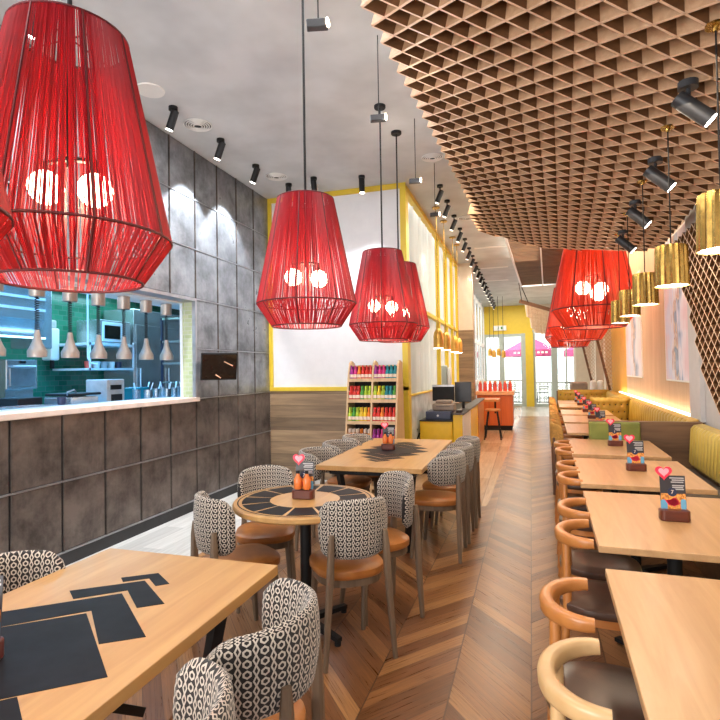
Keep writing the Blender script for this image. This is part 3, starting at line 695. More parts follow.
# bell-shaped gold pendants by the counter
for i, (y, dz, lab) in enumerate(((8.15, 0, 'nearest the bottle shelf'), (8.95, 0, 'second from the bottle shelf'), (10.1, .0, 'third from the bottle shelf'), (10.75, .0, 'nearest the cream column'))):
    t = thing('bell_pendant', 'small gold bell pendant over the counter, '+lab, 'pendant lamp', (-1.26, y, 1.83), 0, 'gold bell pendants over the yellow counter')
    MB().lathe([(.076, 0), (.078, .17), (.066, .24), (.04, .285), (.016, .30), (.001, .30)], 20).build('lamp_shade', 'gold_warm', t, smooth=True)
    MB().lathe([(.001, -.004), (.07, -.004), (.07, .0), (.001, .0)], 20).build('diffuser', 'lamp_face', t)
    MB().cyl((0, 0, .30), (0, 0, 2.17), .006, 8).build('stem', 'brass', t)
    MB().lathe([(.06, 2.15), (.06, 2.17)], 16).build('ceiling_rose', 'brass', t)
for i, (x, z, lab) in enumerate(((-1.15, 1.95, 'leftmost'), (-1.02, 1.90, 'second from the left'), (-.86, 1.95, 'third from the left'), (-.70, 1.88, 'rightmost'))):
    t = thing('bell_pendant', 'tiny gold pendant in front of the end windows, %s of four' % lab, 'pendant lamp', (x, 19.0, z), 0, 'gold pendants in front of the end windows')
    MB().lathe([(.072, 0), (.072, .16), (.045, .24), (.001, .25)], 14).build('lamp_shade', 'gold_warm', t, smooth=True)
    MB().cyl((0, 0, .24), (0, 0, CZ-z), .008, 6).build('cable', 'black', t)

def spot_head(t, base, d, L_=.17, r=.036, mat='dark', face='lamp_face'):
    """tilting cylinder lamp head hanging from base towards d"""
    b = Vector(base); d = Vector(d).normalized()
    a0 = b-d*L_*.35; a1 = b+d*L_*.65
    h = MB().cyl(a0, a1, r, 20).build('lamp_head', mat, t, smooth=True)
    MB().cyl(a1-d*.002, a1+d*.004, r*.86, 20).build('lamp_lens', face, h)
    return a1
def ceiling_spot(label, loc, d, zt, group, energy=0, sc_=1., mat='dark', drop=.05, col=NEUT, spot=1.0, face='lamp_face'):
    t = thing('ceiling_spotlight', label, 'spotlight', (loc[0], loc[1], zt), 0, group)
    MB().lathe([(.001, -.032*sc_), (.042*sc_, -.032*sc_), (.042*sc_, 0)], 16).build('mounting_cup', mat, t, smooth=True)
    MB().cyl((0, 0, -.03*sc_), (0, 0, -.03*sc_-drop*sc_), .010*sc_, 8).build('stem', mat, t)
    p = spot_head(t, (0, 0, -.05*sc_-drop*sc_), d, .18*sc_, .037*sc_, mat, face)
    if energy:
        w_ = Vector((loc[0], loc[1], zt))+p+Vector(d).normalized()*.02
        light('SPOT', 'spot_beam', w_, energy, col, None, .03, spot=spot, blend=.35, target=w_+Vector(d))
    return t
WG = 'black spotlights washing the steel wall'
for (x, y, lab) in ((-3.10, 2.75, 'above the largest lantern at the upper left corner'), (-3.10, 4.22, 'beside the round ceiling grille, nearest one along the steel wall'), (-3.06, 4.97, 'second past the round grille along the steel wall'), (-3.05, 5.73, 'third along the steel wall, nearest the corner'), ):
    ceiling_spot('black ceiling spotlight '+lab, (x, y), (-.40, 0, -1), CZ, WG, 170, 1., 'black', .05, (.84, .92, 1), 1.35)
ceiling_spot('black ceiling spotlight above the top left of the round-table lantern', (-2.95, 6.45), (-.1, .25, -1), CZ, WG, 40, 1, 'black', .05, (.95, .97, 1), 1.2)
ceiling_spot('black ceiling spotlight touching the top of the round-table lantern', (-2.55, 6.35), (0, .25, -1), CZ, WG, 40, 1, 'black', .05, (.95, .97, 1), 1.2)
ceiling_spot('black straight-down ceiling spotlight before the white partition', (-1.95, 6.50), (0, .05, -1), CZ, None, 60, 1., 'black', .05, (.95, .97, 1), 1.3)
ORD = ['first', 'second', 'third', 'fourth', 'fifth', 'sixth', 'seventh', 'eighth', 'ninth', 'tenth', 'eleventh', 'twelfth', 'thirteenth', 'fourteenth', 'fifteenth', 'sixteenth', 'seventeenth', 'eighteenth']
ys = [7.18, 7.87, 8.67, 9.5, 10.3, 11.1, 11.9, 12.7, 13.5, 14.3, 15.1, 15.9, 16.7, 17.5, 18.3, 19.1, 19.9, 20.7]
for i, y in enumerate(ys):
    ceiling_spot('black tilted spotlight in the long aisle row, %s from the near end' % ORD[i], (-1.05, y), (-.42, -.05, -1), CZ, 'black spotlights in a long row above the aisle', 28 if i in (0, 2, 4, 7, 10, 14) else 0, .98, 'black', .09, (1, .88, .7), 1.2, 'lens_soft')
for i, (x, y) in enumerate(((.80, 3.52), (.83, 4.70), (.845, 5.83), (.876, 7.0))):
    p = RW(x, y); q_ = RW(x+.55, y-.05)-RW(x, y)
    ceiling_spot('grey cylinder spotlight under the diamond lattice, %s from the camera' % ORD[i], (p.x, p.y), (q_.x, q_.y, -.55), LA-LB*x-.005, 'grey spotlights under the diamond lattice', 10, 1.28, 'dark', .06, (1, .86, .68), 1.5)
# suspended adjustable lamps beside the lattice
for i, (y, lab) in enumerate(((2.66, 'at the top of the photo'), (3.80, 'beside the long-table lantern cables'), (5.19, 'beside the lattice edge, farther'), (6.4, 'before the yellow corner, farthest'))):
    t = thing('suspended_spotlight', 'glaring flat lamp on a thin rod, '+lab, 'spotlight', (-1.0-.03*(i == 0), y, CZ), 0, 'glaring lamps on thin rods')
    MB().cyl((0, 0, 0), (0, 0, -.60), .004, 6).build('rod', 'black', t)
    b = MB().beam((-.06, -.02, -.63), (.05, .02, -.62), .05, .045).build('lamp_head', 'dark', t, bevel=.006)
    MB().cyl((.05, .005, -.62), (.056, .005, -.62), .024, 16).build('lamp_lens', 'bulb', b)
    light('POINT', 'suspended_lamp_glow', (-.86, y-.02, CZ-.65), 4, (1, .95, .88), size=.03) if i < 3 else None
# round grilles, speaker disc, smoke detector
for x, y, r, lab in ((-3.09, 4.60, .135, 'beside the nearest wall spotlight'), (-2.98, 6.15, .13, 'near the partition corner'), (-.99, 6.2, .12, 'beside the lattice edge'), (-1.0+.15, 8.9, .15, 'behind the aisle spotlight row')):
    t = thing('ceiling_grille', 'round white ceiling air grille '+lab, 'air vent', (x, y, CZ), 0, 'round ceiling air grilles')
    mb = MB()
    for k_ in range(5): rr = r*(1-.17*k_); mb.tube([(rr*math.cos(2*PI*i/32), rr*math.sin(2*PI*i/32), -.008-.003*k_) for i in range(33)], .007, 6, cap=False)
    mb.build('louvre_rings', 'white_enamel', t); MB().lathe([(.001, -.003), (r, -.003), (r, -.001), (.001, -.001)], 28).build('duct_opening', 'joint', t)
t = MB().lathe([(.001, -.012), (.12, -.012), (.125, 0)], 32).build('ceiling_speaker', 'white_enamel', loc=(-3.1, 3.9, CZ)); tag(t, 'plain white disc speaker set in the ceiling beside the largest lantern', 'speaker')
t = thing('smoke_detector', 'small white smoke detector above the round-table lantern', 'smoke detector', (-2.64, 6.6, CZ))
MB().lathe([(.02, -.10), (.045, -.085), (.05, -.05), (.03, -.03), (.012, 0)], 16).build('sensor', 'white_enamel', t, smooth=True); MB().lathe([(.055, -.015), (.055, 0)], 16).build('mounting_plate', 'white_enamel', t)
for x, y, lab in ((-.35, 11.2, 'nearest'), (-.45, 13.5, 'second'), (-.5, 15.5, 'farthest')):
    t = bx(-.35, -.05, -.012, .35, .05, 0).build('ceiling_slot_vent', 'white_enamel', loc=(x-.25, y, CZ)); tag(t, 'thin white ceiling slot vent beside the dark slatted panel, %s one' % lab, 'air vent', 'slot vents in the far ceiling')

# ============================================================ PATTERNED CHAIRS
def round_rect(w_, d, r, n=6, cx=0, cy=0):
    pts = []
    for (sx, sy, a0) in ((1, 1, 0), (-1, 1, 90), (-1, -1, 180), (1, -1, 270)):
        for i in range(n+1):
            a = math.radians(a0+90*i/n); pts.append((cx+sx*(w_/2-r)+r*math.cos(a), cy+sy*(d/2-r)+r*math.sin(a)))
    return pts
def cushion(mb, outline, z0, z1, crown=.012, rim=.014):
    """padded slab from an outline"""
    n = len(outline); cx = sum(p[0] for p in outline)/n; cy = sum(p[1] for p in outline)/n
    rows = [(1-rim*2.6, z0), (1-.01, z0+rim*.4), (1, (z0+z1)/2), (1-.012, z1-rim*.5), (.93, z1), (.6, z1+crown*.75), (.3, z1+crown), (.001, z1+crown)]
    vs = [(cx+(x-cx)*s_, cy+(y-cy)*s_, z) for s_, z in rows for x, y in outline]; fs = [tuple(range(n))[::-1]]
    for i in range(len(rows)-1):
        for k_ in range(n): a = i*n+k_; b = i*n+(k_+1) % n; fs.append((a, b, b+n, a+n))
    mb.add(vs, fs); return mb
def chair(name, label, loc, face, group, fab='fabric', leg='legs', seatm='tan', wrap=66, low=False):
    """tub chair facing local +y: curved pad back, leather seat, four tapered legs"""
    rz = math.atan2(-face[0], face[1])
    t = thing(name, label, 'chair', (loc[0], loc[1], 0), rz, group)
    # seat: rounded front, slightly narrower back
    out = []
    for i in range(40):
        a = 2*PI*i/40; c, s_ = math.cos(a), math.sin(a)
        out.append((.192*math.copysign(abs(c)**.72, c)*(1+.06*s_), .02+.205*math.copysign(abs(s_)**.72, s_)))
    cushion(MB(), out, .425, .472, .012).build('seat', seatm, t, smooth=True)
    MB().prism([(x*.93, .02+(y-.02)*.93) for x, y in out], .385, .426).build('seat_frame', leg, t)
    # back pad
    na, nz_ = 28, 8; A = math.radians(wrap); vs = []; uv = []; th = .030
    def P_(a, v, off):
        # v 0..1 upwards; corners rounded towards the arm ends
        e = abs(a)/A; edge = max(0, (e-.74)/.26)
        zt = (.818-.02*e**2-.05*edge**2.2) if low else (.835-.03*e**2-.06*edge**2.2); zb = (.60 if low else .55)+.04*edge**2.2
        z = zb+(zt-zb)*v; flare = 1+.05*v
        bulge = .012*math.sin(PI*v)*(1 if off > 0 else .6)
        rx, ry = ((.202 if low else .188)*flare+off+(bulge if off > 0 else -bulge)), (.205*flare+off+(bulge if off > 0 else -bulge))
        return (rx*math.sin(a), -.0-ry*math.cos(a), z)
    mb = MB()
    loop = [(j/nz_, th/2) for j in range(nz_+1)]+[(1.0, 0)]+[(j/nz_, -th/2) for j in range(nz_, -1, -1)]+[(0.0, 0)]
    m_ = len(loop)
    for i in range(na+1):
        a = -A+2*A*i/na; e = 1-.0
        for j, (v, off) in enumerate(loop):
            vv_ = min(max(v, 0), 1)
            q = .5 if i in (0, na) else 1
            p = Vector(P_(a, vv_, off*(.25 if i in (0, na) else 1)))
            if off == 0: p.z += .012 if v == 1 else -.012
            vs.append(p); uv.append((a*.21, .3+(p.z if j <= nz_ else (1.69-p.z if j <= 2*nz_+2 else p.z))))
    fs = []
    for i in range(na):
        for j in range(m_): a = i*m_+j; b = i*m_+(j+1) % m_; fs.append((a, a+m_, b+m_, b))
    fs.append(tuple(range(m_))); fs.append(tuple(na*m_+k_ for k_ in range(m_))[::-1])
    mb.add(vs, fs); o = mb.build('backrest', fab, t, smooth=False)
    ul = o.data.uv_layers.new(name='UVMap'); me = o.data
    for l in me.loops: ul.data[l.index].uv = uv[l.vertex_index]
    for p in me.polygons: p.use_smooth = True
    # legs: rear ones run up outside the back pad
    for sx in (-1, 1):
        MB().tube([(sx*.145, -.190, .67), (sx*.150, -.192, .60), (sx*.156, -.192, .46), (sx*.175, -.195, .2), (sx*.19, -.20, 0)], .02, 8, rs=[.013, .018, .020, .017, .0125], sq=(1.05, .95, .7)).build('leg', leg, t, smooth=True)
    for sx in (-1, 1):
        MB().tube([(sx*.140, .150, .43), (sx*.155, .168, .2), (sx*.168, .185, 0)], .018, 8, rs=[.020, .017, .012], sq=(1.05, .95, .7)).build('leg', leg, t, smooth=True)
    return t
def place(src, loc, face, label, group=None):
    return dup(src, (loc[0], loc[1], 0), math.atan2(-face[0], face[1]), label, group)
CG = 'patterned tub chairs with tan leather seats'
c0 = chair('tub_chair', 'black and white patterned tub chair at the round table, back to the camera', (-.95, 2.785), (-.60, .80), CG)
place(c0, (-.90, 3.23), (-.75, -.66), 'black and white patterned chair on the aisle side of the round table, turned to it')
place(c0, (-1.565, 2.675), (.6, .8), 'patterned chair left of the round table by the grey floor strip')
place(c0, (-1.67, 3.22), (.42, -.90), 'patterned chair behind the round table facing the camera')
cn = chair('tub_chair', 'large patterned tub chair in the foreground, right of the near left table', (-.825, 1.42), (-1, -.12), CG, wrap=92, low=True)
place(cn, (-.82, .92), (-1, -.04), 'patterned tub chair at the bottom edge, beside the near left table')
place(cn, (-1.73, 1.44), (1, 0), 'patterned tub chair on the far side of the near left table, by the steel wall')
R3 = chair('tub_chair', 'patterned chair on the aisle side of the long table, nearest the camera', (-.71, 4.38), (-1, .0), CG, 'fabric', 'legs', 'tan', 100, True)
place(R3, (-.69, 4.86), (-1, 0), 'patterned chair on the aisle side of the long table, middle of three')
place(R3, (-.67, 5.34), (-1, 0), 'patterned chair on the aisle side of the long table, farthest of three')
place(R3, (-1.66, 4.32), (1, 0), 'patterned chair on the wall side of the long table, nearest of three')
place(R3, (-1.64, 4.83), (1, 0), 'patterned chair on the wall side of the long table, middle of three')
place(R3, (-1.62, 5.35), (1, 0), 'patterned chair on the wall side of the long table, farthest of three')

# ============================================================ LEFT TABLES
def inlay_polys():
    d = [[(0, .27), (.33, 0), (0, -.27), (-.33, 0)]]
    hs = [[(0, .425), (.285, .195), (.185, .125), (0, .290)], [(0, .540), (.195, .395), (.128, .345), (0, .452)], [(0, .615), (.105, .540), (.070, .510), (0, .563)]]
    for h in hs:
        for sy in (1, -1):
            d.append([(x, y*sy) for x, y in h[:3]]+[(h[3][0], h[3][1]*sy)]+[(-x, y*sy) for x, y in (h[2], h[1])])
    return d
def left_table(label, cx, y0, y1, w_, leg_style=0):
    t = thing('dining_table', label, 'table', (cx, (y0+y1)/2, 0), 0, 'long oak tables with dark diamond inlay')
    L_ = (y1-y0)/2
    bx(-w_/2, -L_, .712, w_/2, L_, .75).build('tabletop', 'table', t, bevel=.003)
    mb = MB()
    for p in inlay_polys(): mb.prism(p, .7495, .7512)
    mb.build('inlay', 'inlay', t)
    bx(-w_/2+.08, -L_+.1, .665, w_/2-.08, L_-.1, .712).build('under_frame', 'black', t)
    for sy in (-1, 1):
        for sx in (-1, 1):
            MB().beam((sx*(w_/2-.12), sy*(L_-.22), .67), (sx*(w_/2-.20), sy*(L_-.34), 0), .055, .04, w2=.04, h2=.03).build('leg', 'black', t)
        MB().beam((0, 0, .665), (0, sy*(L_-.3), .30), .04, .03).build('brace', 'black', t)
    return t
left_table('pale oak table with dark chevron inlay in the near left foreground', -1.335, .28, 1.90, .80)
left_table('long pale oak table with dark inlay behind the round table', -1.19, 3.99, 5.73, .86)
t = thing('round_table', 'round oak table with dark wedge inlay on a black pedestal', 'table', (-1.255, 2.92, 0))
MB().lathe([(.001, .712), (.405, .712), (.418, .722), (.418, .742), (.412, .75), (.001, .75)], 64).build('tabletop', 'table', t)
mb = MB(); ns = 12
for i in range(ns):
    a0, a1 = 2*PI*i/ns+.03+.1, 2*PI*(i+1)/ns-.03+.1; n = 6
    inn = [(.205*math.cos(a0+(a1-a0)*k_/n), .205*math.sin(a0+(a1-a0)*k_/n)) for k_ in range(n+1)]; g = .012
    out = [(.365*math.cos(a1-.02*0-(a1-a0)*k_/n), .365*math.sin(a1-(a1-a0)*k_/n)) for k_ in range(n+1)]
    mb.prism(inn+out, .7495, .7515)
mb.build('inlay', 'inlay', t)
mb = MB(); n = 64; vs = [(r*math.cos(2*PI*i/n), r*math.sin(2*PI*i/n), .7512) for r in (.384, .392) for i in range(n)]
mb.add(vs, [(i, (i+1) % n, (i+1) % n+n, i+n) for i in range(n)]); mb.build('inlay_ring', 'inlay', t, recalc=False)
MB().cyl((0, 0, .03), (0, 0, .71), .033, 16).build('column', 'black', t, smooth=True)
MB().lathe([(.001, .70), (.2, .70), (.2, .712)], 16).build('top_plate', 'black', t)
for i in range(4):
    a = PI/4+PI/2*i+.25; c, s_ = math.cos(a), math.sin(a)
    f = MB().beam((0, 0, .05), (c*.30, s_*.30, .035), .05, .035, w2=.035, h2=.022).build('foot', 'black', t); MB().cyl((c*.285, s_*.285, 0), (c*.285, s_*.285, .03), .018, 10).build('glide', 'black', f)

# ============================================================ MENU STANDS
def text_obj(s_, size, mat, parent, loc, rot=(PI/2, 0, 0)):
    c = bpy.data.curves.new('lettering', 'FONT'); c.body = s_; c.size = size; c.extrude = .0004; c.align_x = 'CENTER'; c.align_y = 'CENTER'
    c.materials.append(M[mat]); o = bpy.data.objects.new('lettering', c); COL.objects.link(o)
    dg = bpy.context.evaluated_depsgraph_get(); me = bpy.data.meshes.new_from_object(o.evaluated_get(dg)); bpy.data.objects.remove(o)
    o = bpy.data.objects.new('lettering', me); COL.objects.link(o); o.parent = parent; o.location = loc; o.rotation_euler = rot; return o
def heart_poly(s_):
    return [(s_*16*math.sin(t_)**3/34, s_*(13*math.cos(t_)-5*math.cos(2*t_)-2*math.cos(3*t_)-math.cos(4*t_))/34) for t_ in [2*PI*i/28 for i in range(28)]]
TX = Matrix.Rotation(PI/2, 4, 'X')
def menu_stand(label, group, sauces=False):
    t = thing('menu_stand', label, 'menu stand', (0, 0, 0), 0, group)
    blk = round_rect(.132, .070, .022)
    MB().prism(blk, 0, .052).build('wooden_block', 'block', t, bevel=.006)
    tilt = Matrix.Translation((0, .012, .04)) @ Matrix.Rotation(math.radians(-7), 4, 'X')
    c = MB(); c.box(-.054, -.0015, 0, .058, .0015, .172, 0, tilt)
    c.box(-.052, -.0028, .010, .056, -.0016, .085, 2, tilt)
    for i, (x0, x1, z) in enumerate(((-.01, .052, .160), (.0, .054, .150), (-.005, .05, .140), (.0, .052, .124), (.0, .048, .115), (.0, .05, .106))): c.box(x0, -.0026, z-.0028, x1, -.0016, z+.0028, 1, tilt)
    c.prism([(x, y) for x, y in round_rect(.030, .05, .012, 4)], .0018, .0032, 3, tilt @ Matrix.Translation((-.040, 0, .030)) @ TX)
    c.prism([(x, y) for x, y in round_rect(.024, .05, .010, 4)], .0018, .0032, 3, tilt @ Matrix.Translation((.045, 0, .035)) @ TX)
    rr = random.Random(3)
    for i in range(9): # plate of food print
        c.prism([(x+rr.uniform(-.03, .03), y+rr.uniform(-.02, .02)) for x, y in [(.010*math.cos(a*PI/3), .008*math.sin(a*PI/3)) for a in range(6)]], .0030, .0036, 5, tilt @ Matrix.Translation((.0, 0, .045)) @ TX)
    c.prism([(.021*math.cos(2*PI*i/20), .021*math.sin(2*PI*i/20)) for i in range(20)], .0036, .0048, 4, tilt @ Matrix.Translation((-.002, 0, .092)) @ TX)
    cd_ = c.build('menu_card', ['card', 'card_grey', 'card_orange', 'card_blue', 'card_navy', 'heart'], t)
    l = text_obj('7', .026, 'label_white', cd_, (0, 0, 0)); l.matrix_local = tilt @ Matrix.Translation((-.002, -.0055, .092)) @ TX
    h = MB().prism(heart_poly(.080), .004, .008, 0, tilt @ Matrix.Translation((-.035, 0, .187)) @ TX).build('heart_card', 'heart', t)
    MB().prism(heart_poly(.050), .008, .009, 0, tilt @ Matrix.Translation((-.035, 0, .189)) @ TX).build('heart_print', 'heart_pink', h)
    if sauces:
        for sx in (-1, 1):
            b = MB().lathe([(.001, .058), (.020, .058), (.024, .065), (.024, .115), (.012, .135), (.010, .15), (.001, .15)], 14, (sx*.027, -.018, 0)).build('sauce_bottle', 'sauce', t, smooth=True)
            MB().lathe([(.011, .149), (.011, .165), (.001, .166)], 10, (sx*.027, -.018, 0)).build('cap', 'black', b)
    return t
MG = 'menu stands on the booth tables'
ms = menu_stand('menu stand with red heart, on the second booth table from the camera', MG)
msl = menu_stand('menu stand with heart card and two orange sauce bottles, on the round table', None, True)
msl.location = (-1.27, 2.93, .7516); msl.rotation_euler = (0, 0, .1)
dup(msl, (-1.255, 4.92, .7516), .12, 'menu stand with heart and orange sauces, on the long inlaid table')
dup(msl, (-1.395, 1.045, .7516), .45, 'menu stand with blue and black card at the left photo edge, on the near table')

# ============================================================ BOOTH TABLES (right frame)
TY = [1.66, 2.99, 4.27, 5.53, 7.15, 8.45, 9.72, 11.45, 12.6]
TN = ['nearest the camera, filling the lower right corner', 'second from the camera', 'third from the camera', 'fourth from the camera, before the green divider', 'first past the green divider', 'second past the green divider', 'third past the green divider', 'first of the farthest group', 'last, nearest the end windows']
p = RW(.565, TY[0])
bt = thing('booth_table', 'pale oak booth table '+TN[0], 'table', p, -RA, 'pale oak booth tables')
bx(-.38, -.53, .72, .38, .53, .75).build('tabletop', 'table_r', bt, bevel=.003)
MB().cyl((0, 0, .03), (0, 0, .71), .034, 14).build('column', 'black', bt, smooth=True)
MB().box(-.2, -.2, .705, .2, .2, .72).build('top_plate', 'black', bt)
for i in range(4):
    a = PI/4+PI/2*i; MB().beam((0, 0, .045), (math.cos(a)*.34, math.sin(a)*.34, .02), .06, .035, w2=.04, h2=.02).build('foot', 'black', bt)
for y, n in zip(TY[1:], TN[1:]): dup(bt, RW(.575 if y > 6.5 else .565, y), None, 'pale oak booth table '+n)
hy = {1: (.565, 2.965), 2: (.585, 4.30), 3: (.59, 5.60), 4: (.60, 7.2), 5: (.60, 8.5), 6: (.60, 9.75), 7: (.60, 11.45), 8: (.60, 12.6)}
first = True
for i, (x, y) in hy.items():
    lab = 'menu stand with red heart, on the booth table '+TN[i].split(',')[0]
    q_ = RW(x, y, .7502)
    if first: ms.location = q_; ms.rotation_euler = (0, 0, .03); ms['label'] = lab; first = False
    else: dup(ms, q_, .03, lab)

# bentwood chairs on the aisle side
def bent_chair(label, loc, mat='bent', group='curved-rail bentwood chairs'):
    t = thing('bentwood_chair', label, 'chair', loc, -RA, group)      # faces local +x
    # curved arm and back rail
    pts = []; rs = []; n = 26
    for i in range(n+1):
        a = math.radians(-90+180*i/n); e = abs(i/n-.5)*2
        x, y = .110-.135*math.cos(a), .160*math.sin(a)
        pts.append((x, y, .742-.010*(1-e))); rs.append(.0155+.008*(1-e)**.7)
    MB().tube(pts, .02, 12, rs=rs, sq=(.95, 1.25, .62)).build('arm_rail', mat, t, smooth=True)
    out = []
    for i in range(36):
        a = 2*PI*i/36; c, s_ = math.cos(a), math.sin(a)
        out.append((.16+.200*math.copysign(abs(c)**.8, c), .190*math.copysign(abs(s_)**.8, s_)*(1+.05*c)))
    cushion(MB(), out, .43, .468, .008).build('seat', 'brown_leather', t, smooth=True)
    MB().prism([(.16+(x-.16)*.95, y*.95) for x, y in out], .395, .431).build('seat_frame', mat, t)
    for sy in (-1, 1):
        MB().tube([(.0, sy*.085, .73), (.0, sy*.105, .44), (-.04, sy*.155, 0)], .018, 10, rs=[.017, .020, .013]).build('leg', mat, t, smooth=True)
        MB().tube([(.29, sy*.150, .43), (.32, sy*.17, 0)], .017, 10, rs=[.019, .013]).build('leg', mat, t, smooth=True)
    return t
by = [1.43, 1.875, 2.66, 3.12, 3.97, 4.45, 5.23, 5.70]
bn = ['nearest the camera at the bottom edge', 'second from the camera, orange rail', 'third from the camera', 'fourth from the camera', 'fifth from the camera', 'sixth from the camera', 'seventh from the camera', 'eighth, just before the ochre chairs']
b1 = bent_chair('pale bentwood chair with dark seat, '+bn[0], RW(.005, by[0]), 'bent_light')
b2 = bent_chair('honey bentwood chair with dark seat, '+bn[1], RW(.004, by[1]))
for i in range(2, 8): dup(b2, RW([0, 0, .06, .077, .09, .088, .09, .085][i], by[i]), None, 'honey bentwood chair along the booth tables, '+bn[i])
oc = chair('tub_chair', 'ochre chair at the first booth table past the green divider, nearer one', RW(.24, 6.92), (ca, -sa), 'ochre chairs along the far booth tables', 'ochre', 'legs_red', 'tan')
for i, (y, n) in enumerate(((7.40, 'first booth table past the green divider, farther one'), (8.22, 'second booth table past the divider, nearer one'), (8.70, 'second booth table past the divider, farther one'), (9.5, 'third booth table past the divider, nearer one'), (9.98, 'third booth table past the divider, farther one'), (11.2, 'first table of the farthest group, nearer one'), (11.7, 'first table of the farthest group, farther one'), (12.35, 'last booth table, nearer one'), (12.85, 'last booth table, farther one'))):
    q_ = RW(.24, y); place(oc, (q_.x, q_.y), (ca, -sa), 'ochre chair at the '+n)

# ============================================================ BENCHES (right frame)
def channel_back(mb, y0, y1, z0, z1, x0, x1, n, lean=.05, tufts=0):
    """padded back made of vertical channels running along y"""
    w_ = (y1-y0)/n; prof = []
    cols = n*8
    vs = []; rows = [(z0, .2), (z0+.015, .8), (z0+.05, 1), ((z0+z1)/2, 1), (z1-.05, 1), (z1-.015, .8), (z1, .15)]
    for c in range(cols+1):
        f = (c % 8)/8; b = math.sin(PI*f)**.5*.022
        for z, k_ in rows:
            s_ = (z-z0)/(z1-z0)
            vs.append((x1-(x1-x0)*k_-b*k_+lean*s_, y0+(y1-y0)*c/cols, z))
        vs.append((x1, y0+(y1-y0)*c/cols, z1-.005)); vs.append((x1, y0+(y1-y0)*c/cols, z0))
    m_ = len(rows)+2; fs = []
    for c in range(cols):
        for j in range(m_): a = c*m_+j; b2 = c*m_+(j+1) % m_; fs.append((a, b2, b2+m_, a+m_))
    fs.append(tuple(range(m_))); fs.append(tuple(cols*m_+j for j in range(m_))[::-1]); mb.add(vs, fs); return mb
t = thing('banquette', 'near booth bench with channelled yellow back and dark seat', 'bench', (0, 0, 0), -RA)
channel_back(MB(), .9, 6.12, .50, .925, 1.315, 1.42, 52, .03).build('backrest', 'mustard', t, smooth=True)
bx(1.36, .9, .3, 1.49, 6.15, .90).build('back_board', 'booth_wood', t)
for i in range(4):
    y0 = .92+i*1.305; bx(.98, y0, .39, 1.36, y0+1.295, .475).build('seat_cushion', 'seat_dark', t, bevel=.02, seg=3)
bx(1.02, .9, .0, 1.49, 6.15, .385).build('bench_base', 'booth_wood', t)
t = thing('booth_divider', 'smoked oak booth divider with an olive green cushion on its left half', 'partition', (0, 0, 0), -RA)
bx(.40, 6.19, 0, 1.455, 6.27, .93).build('panel', 'booth_wood', t, bevel=.004)
bx(.395, 6.135, .35, .885, 6.19, .925).build('cushion', 'green', t, bevel=.018, seg=3)
def tufted(mb, x0, x1, z0, z1, y, nx, nz_, th=.07):
    """button-tufted pad facing -y"""
    cx, cz = nx*6, nz_*6; vs = []; fs = []
    for i in range(cx+1):
        for j in range(cz+1):
            u, v = i/cx, j/cz; fu, fv = u*nx, v*nz_
            row = math.floor(fv+.5); du = (fu+(.5 if row % 2 else 0)) % 1; du = min(du, 1-du); dv = abs(fv-row)
            d = math.hypot(du, dv); e = min(u, 1-u, v, 1-v)*6
            vs.append((x0+(x1-x0)*u, y-th*min(1, .35+e)+.028*math.exp(-(d/.16)**2), z0+(z1-z0)*v))
    for i in range(cx):
        for j in range(cz): a = i*(cz+1)+j; fs.append((a, a+cz+1, a+cz+2, a+1))
    mb.add(vs, fs)
    mb.box(x0, y-.02, z0, x1, y+.02, z1); return mb
def buttons(x0, x1, z0, z1, y, nx, nz_, parent):
    mb = MB()
    for r_ in range(1, nz_):
        for k_ in range(nx):
            u = (k_+(.5 if r_ % 2 else 1))/nx
            if .03 < u < .97: mb.ball((x0+(x1-x0)*u, y-.046, z0+(z1-z0)*r_/nz_), .014, 8)
    mb.build('buttons', 'joint', parent)
t = thing('banquette', 'middle booth bench with tufted mustard end panel behind the green divider', 'bench', (0, 0, 0), -RA)
channel_back(MB(), 6.3, 10.45, .50, .945, 1.33, 1.44, 24, .03).build('backrest', 'mustard_deep', t, smooth=True)
bx(1.38, 6.3, .0, 1.49, 10.6, .93).build('back_board', 'booth_wood', t)
tufted(MB(), .70, 1.36, .45, .955, 10.55, 7, 4).build('end_backrest', 'mustard_deep', t, smooth=True); buttons(.70, 1.36, .45, .955, 10.55, 7, 4, t)
bx(.98, 6.3, .39, 1.38, 10.45, .475).build('seat_cushion', 'mustard_deep', t, bevel=.02, seg=3); bx(1.02, 6.3, 0, 1.4, 10.5, .385).build('bench_base', 'booth_wood', t)
t = thing('banquette', 'far booth bench with low tufted mustard end panel near the end windows', 'bench', (0, 0, 0), -RA)
channel_back(MB(), 10.7, 14.1, .50, .93, 1.30, 1.42, 20, .03).build('backrest', 'mustard_deep', t, smooth=True)
tufted(MB(), .22, 1.40, .45, .955, 14.2, 10, 4).build('end_backrest', 'mustard_deep', t, smooth=True); buttons(.22, 1.40, .45, .955, 14.2, 10, 4, t)
bx(1.0, 10.7, .0, 1.38, 14.1, .475).build('bench_base', 'mustard_deep', t, bevel=.01)
# things on the far ledge
t = bx(.55, 15.2, .5, .98, 15.6, 1.12).build('cushion', 'taupe', rz=-RA, bevel=.05, seg=3); tag(t, 'grey brown back cushion beyond the far tufted bench', 'cushion')
tag(bx(.4, 14.98, 0, 1.38, 15.6, .5).build('bench', 'booth_wood', rz=-RA), 'low dark bench beyond the far tufted banquette', 'bench')
for x, lab in ((1.03, 'left'), (1.2, 'right')):
    t = bx(x, 15.0, .5, x+.15, 15.2, 1.16).build('cushion', 'white_enamel', rz=-RA, bevel=.05, seg=3); tag(t, 'white cushion beyond the far tufted bench, %s of the pair' % lab, 'cushion')
for i, y in enumerate((14.9,)):
    t = bx(.2, y, 0, 1.35, y+.06, .9).build('bench_screen', 'booth_wood', rz=-RA); tag(t, 'low dark timber screen behind the far tufted bench', 'partition')

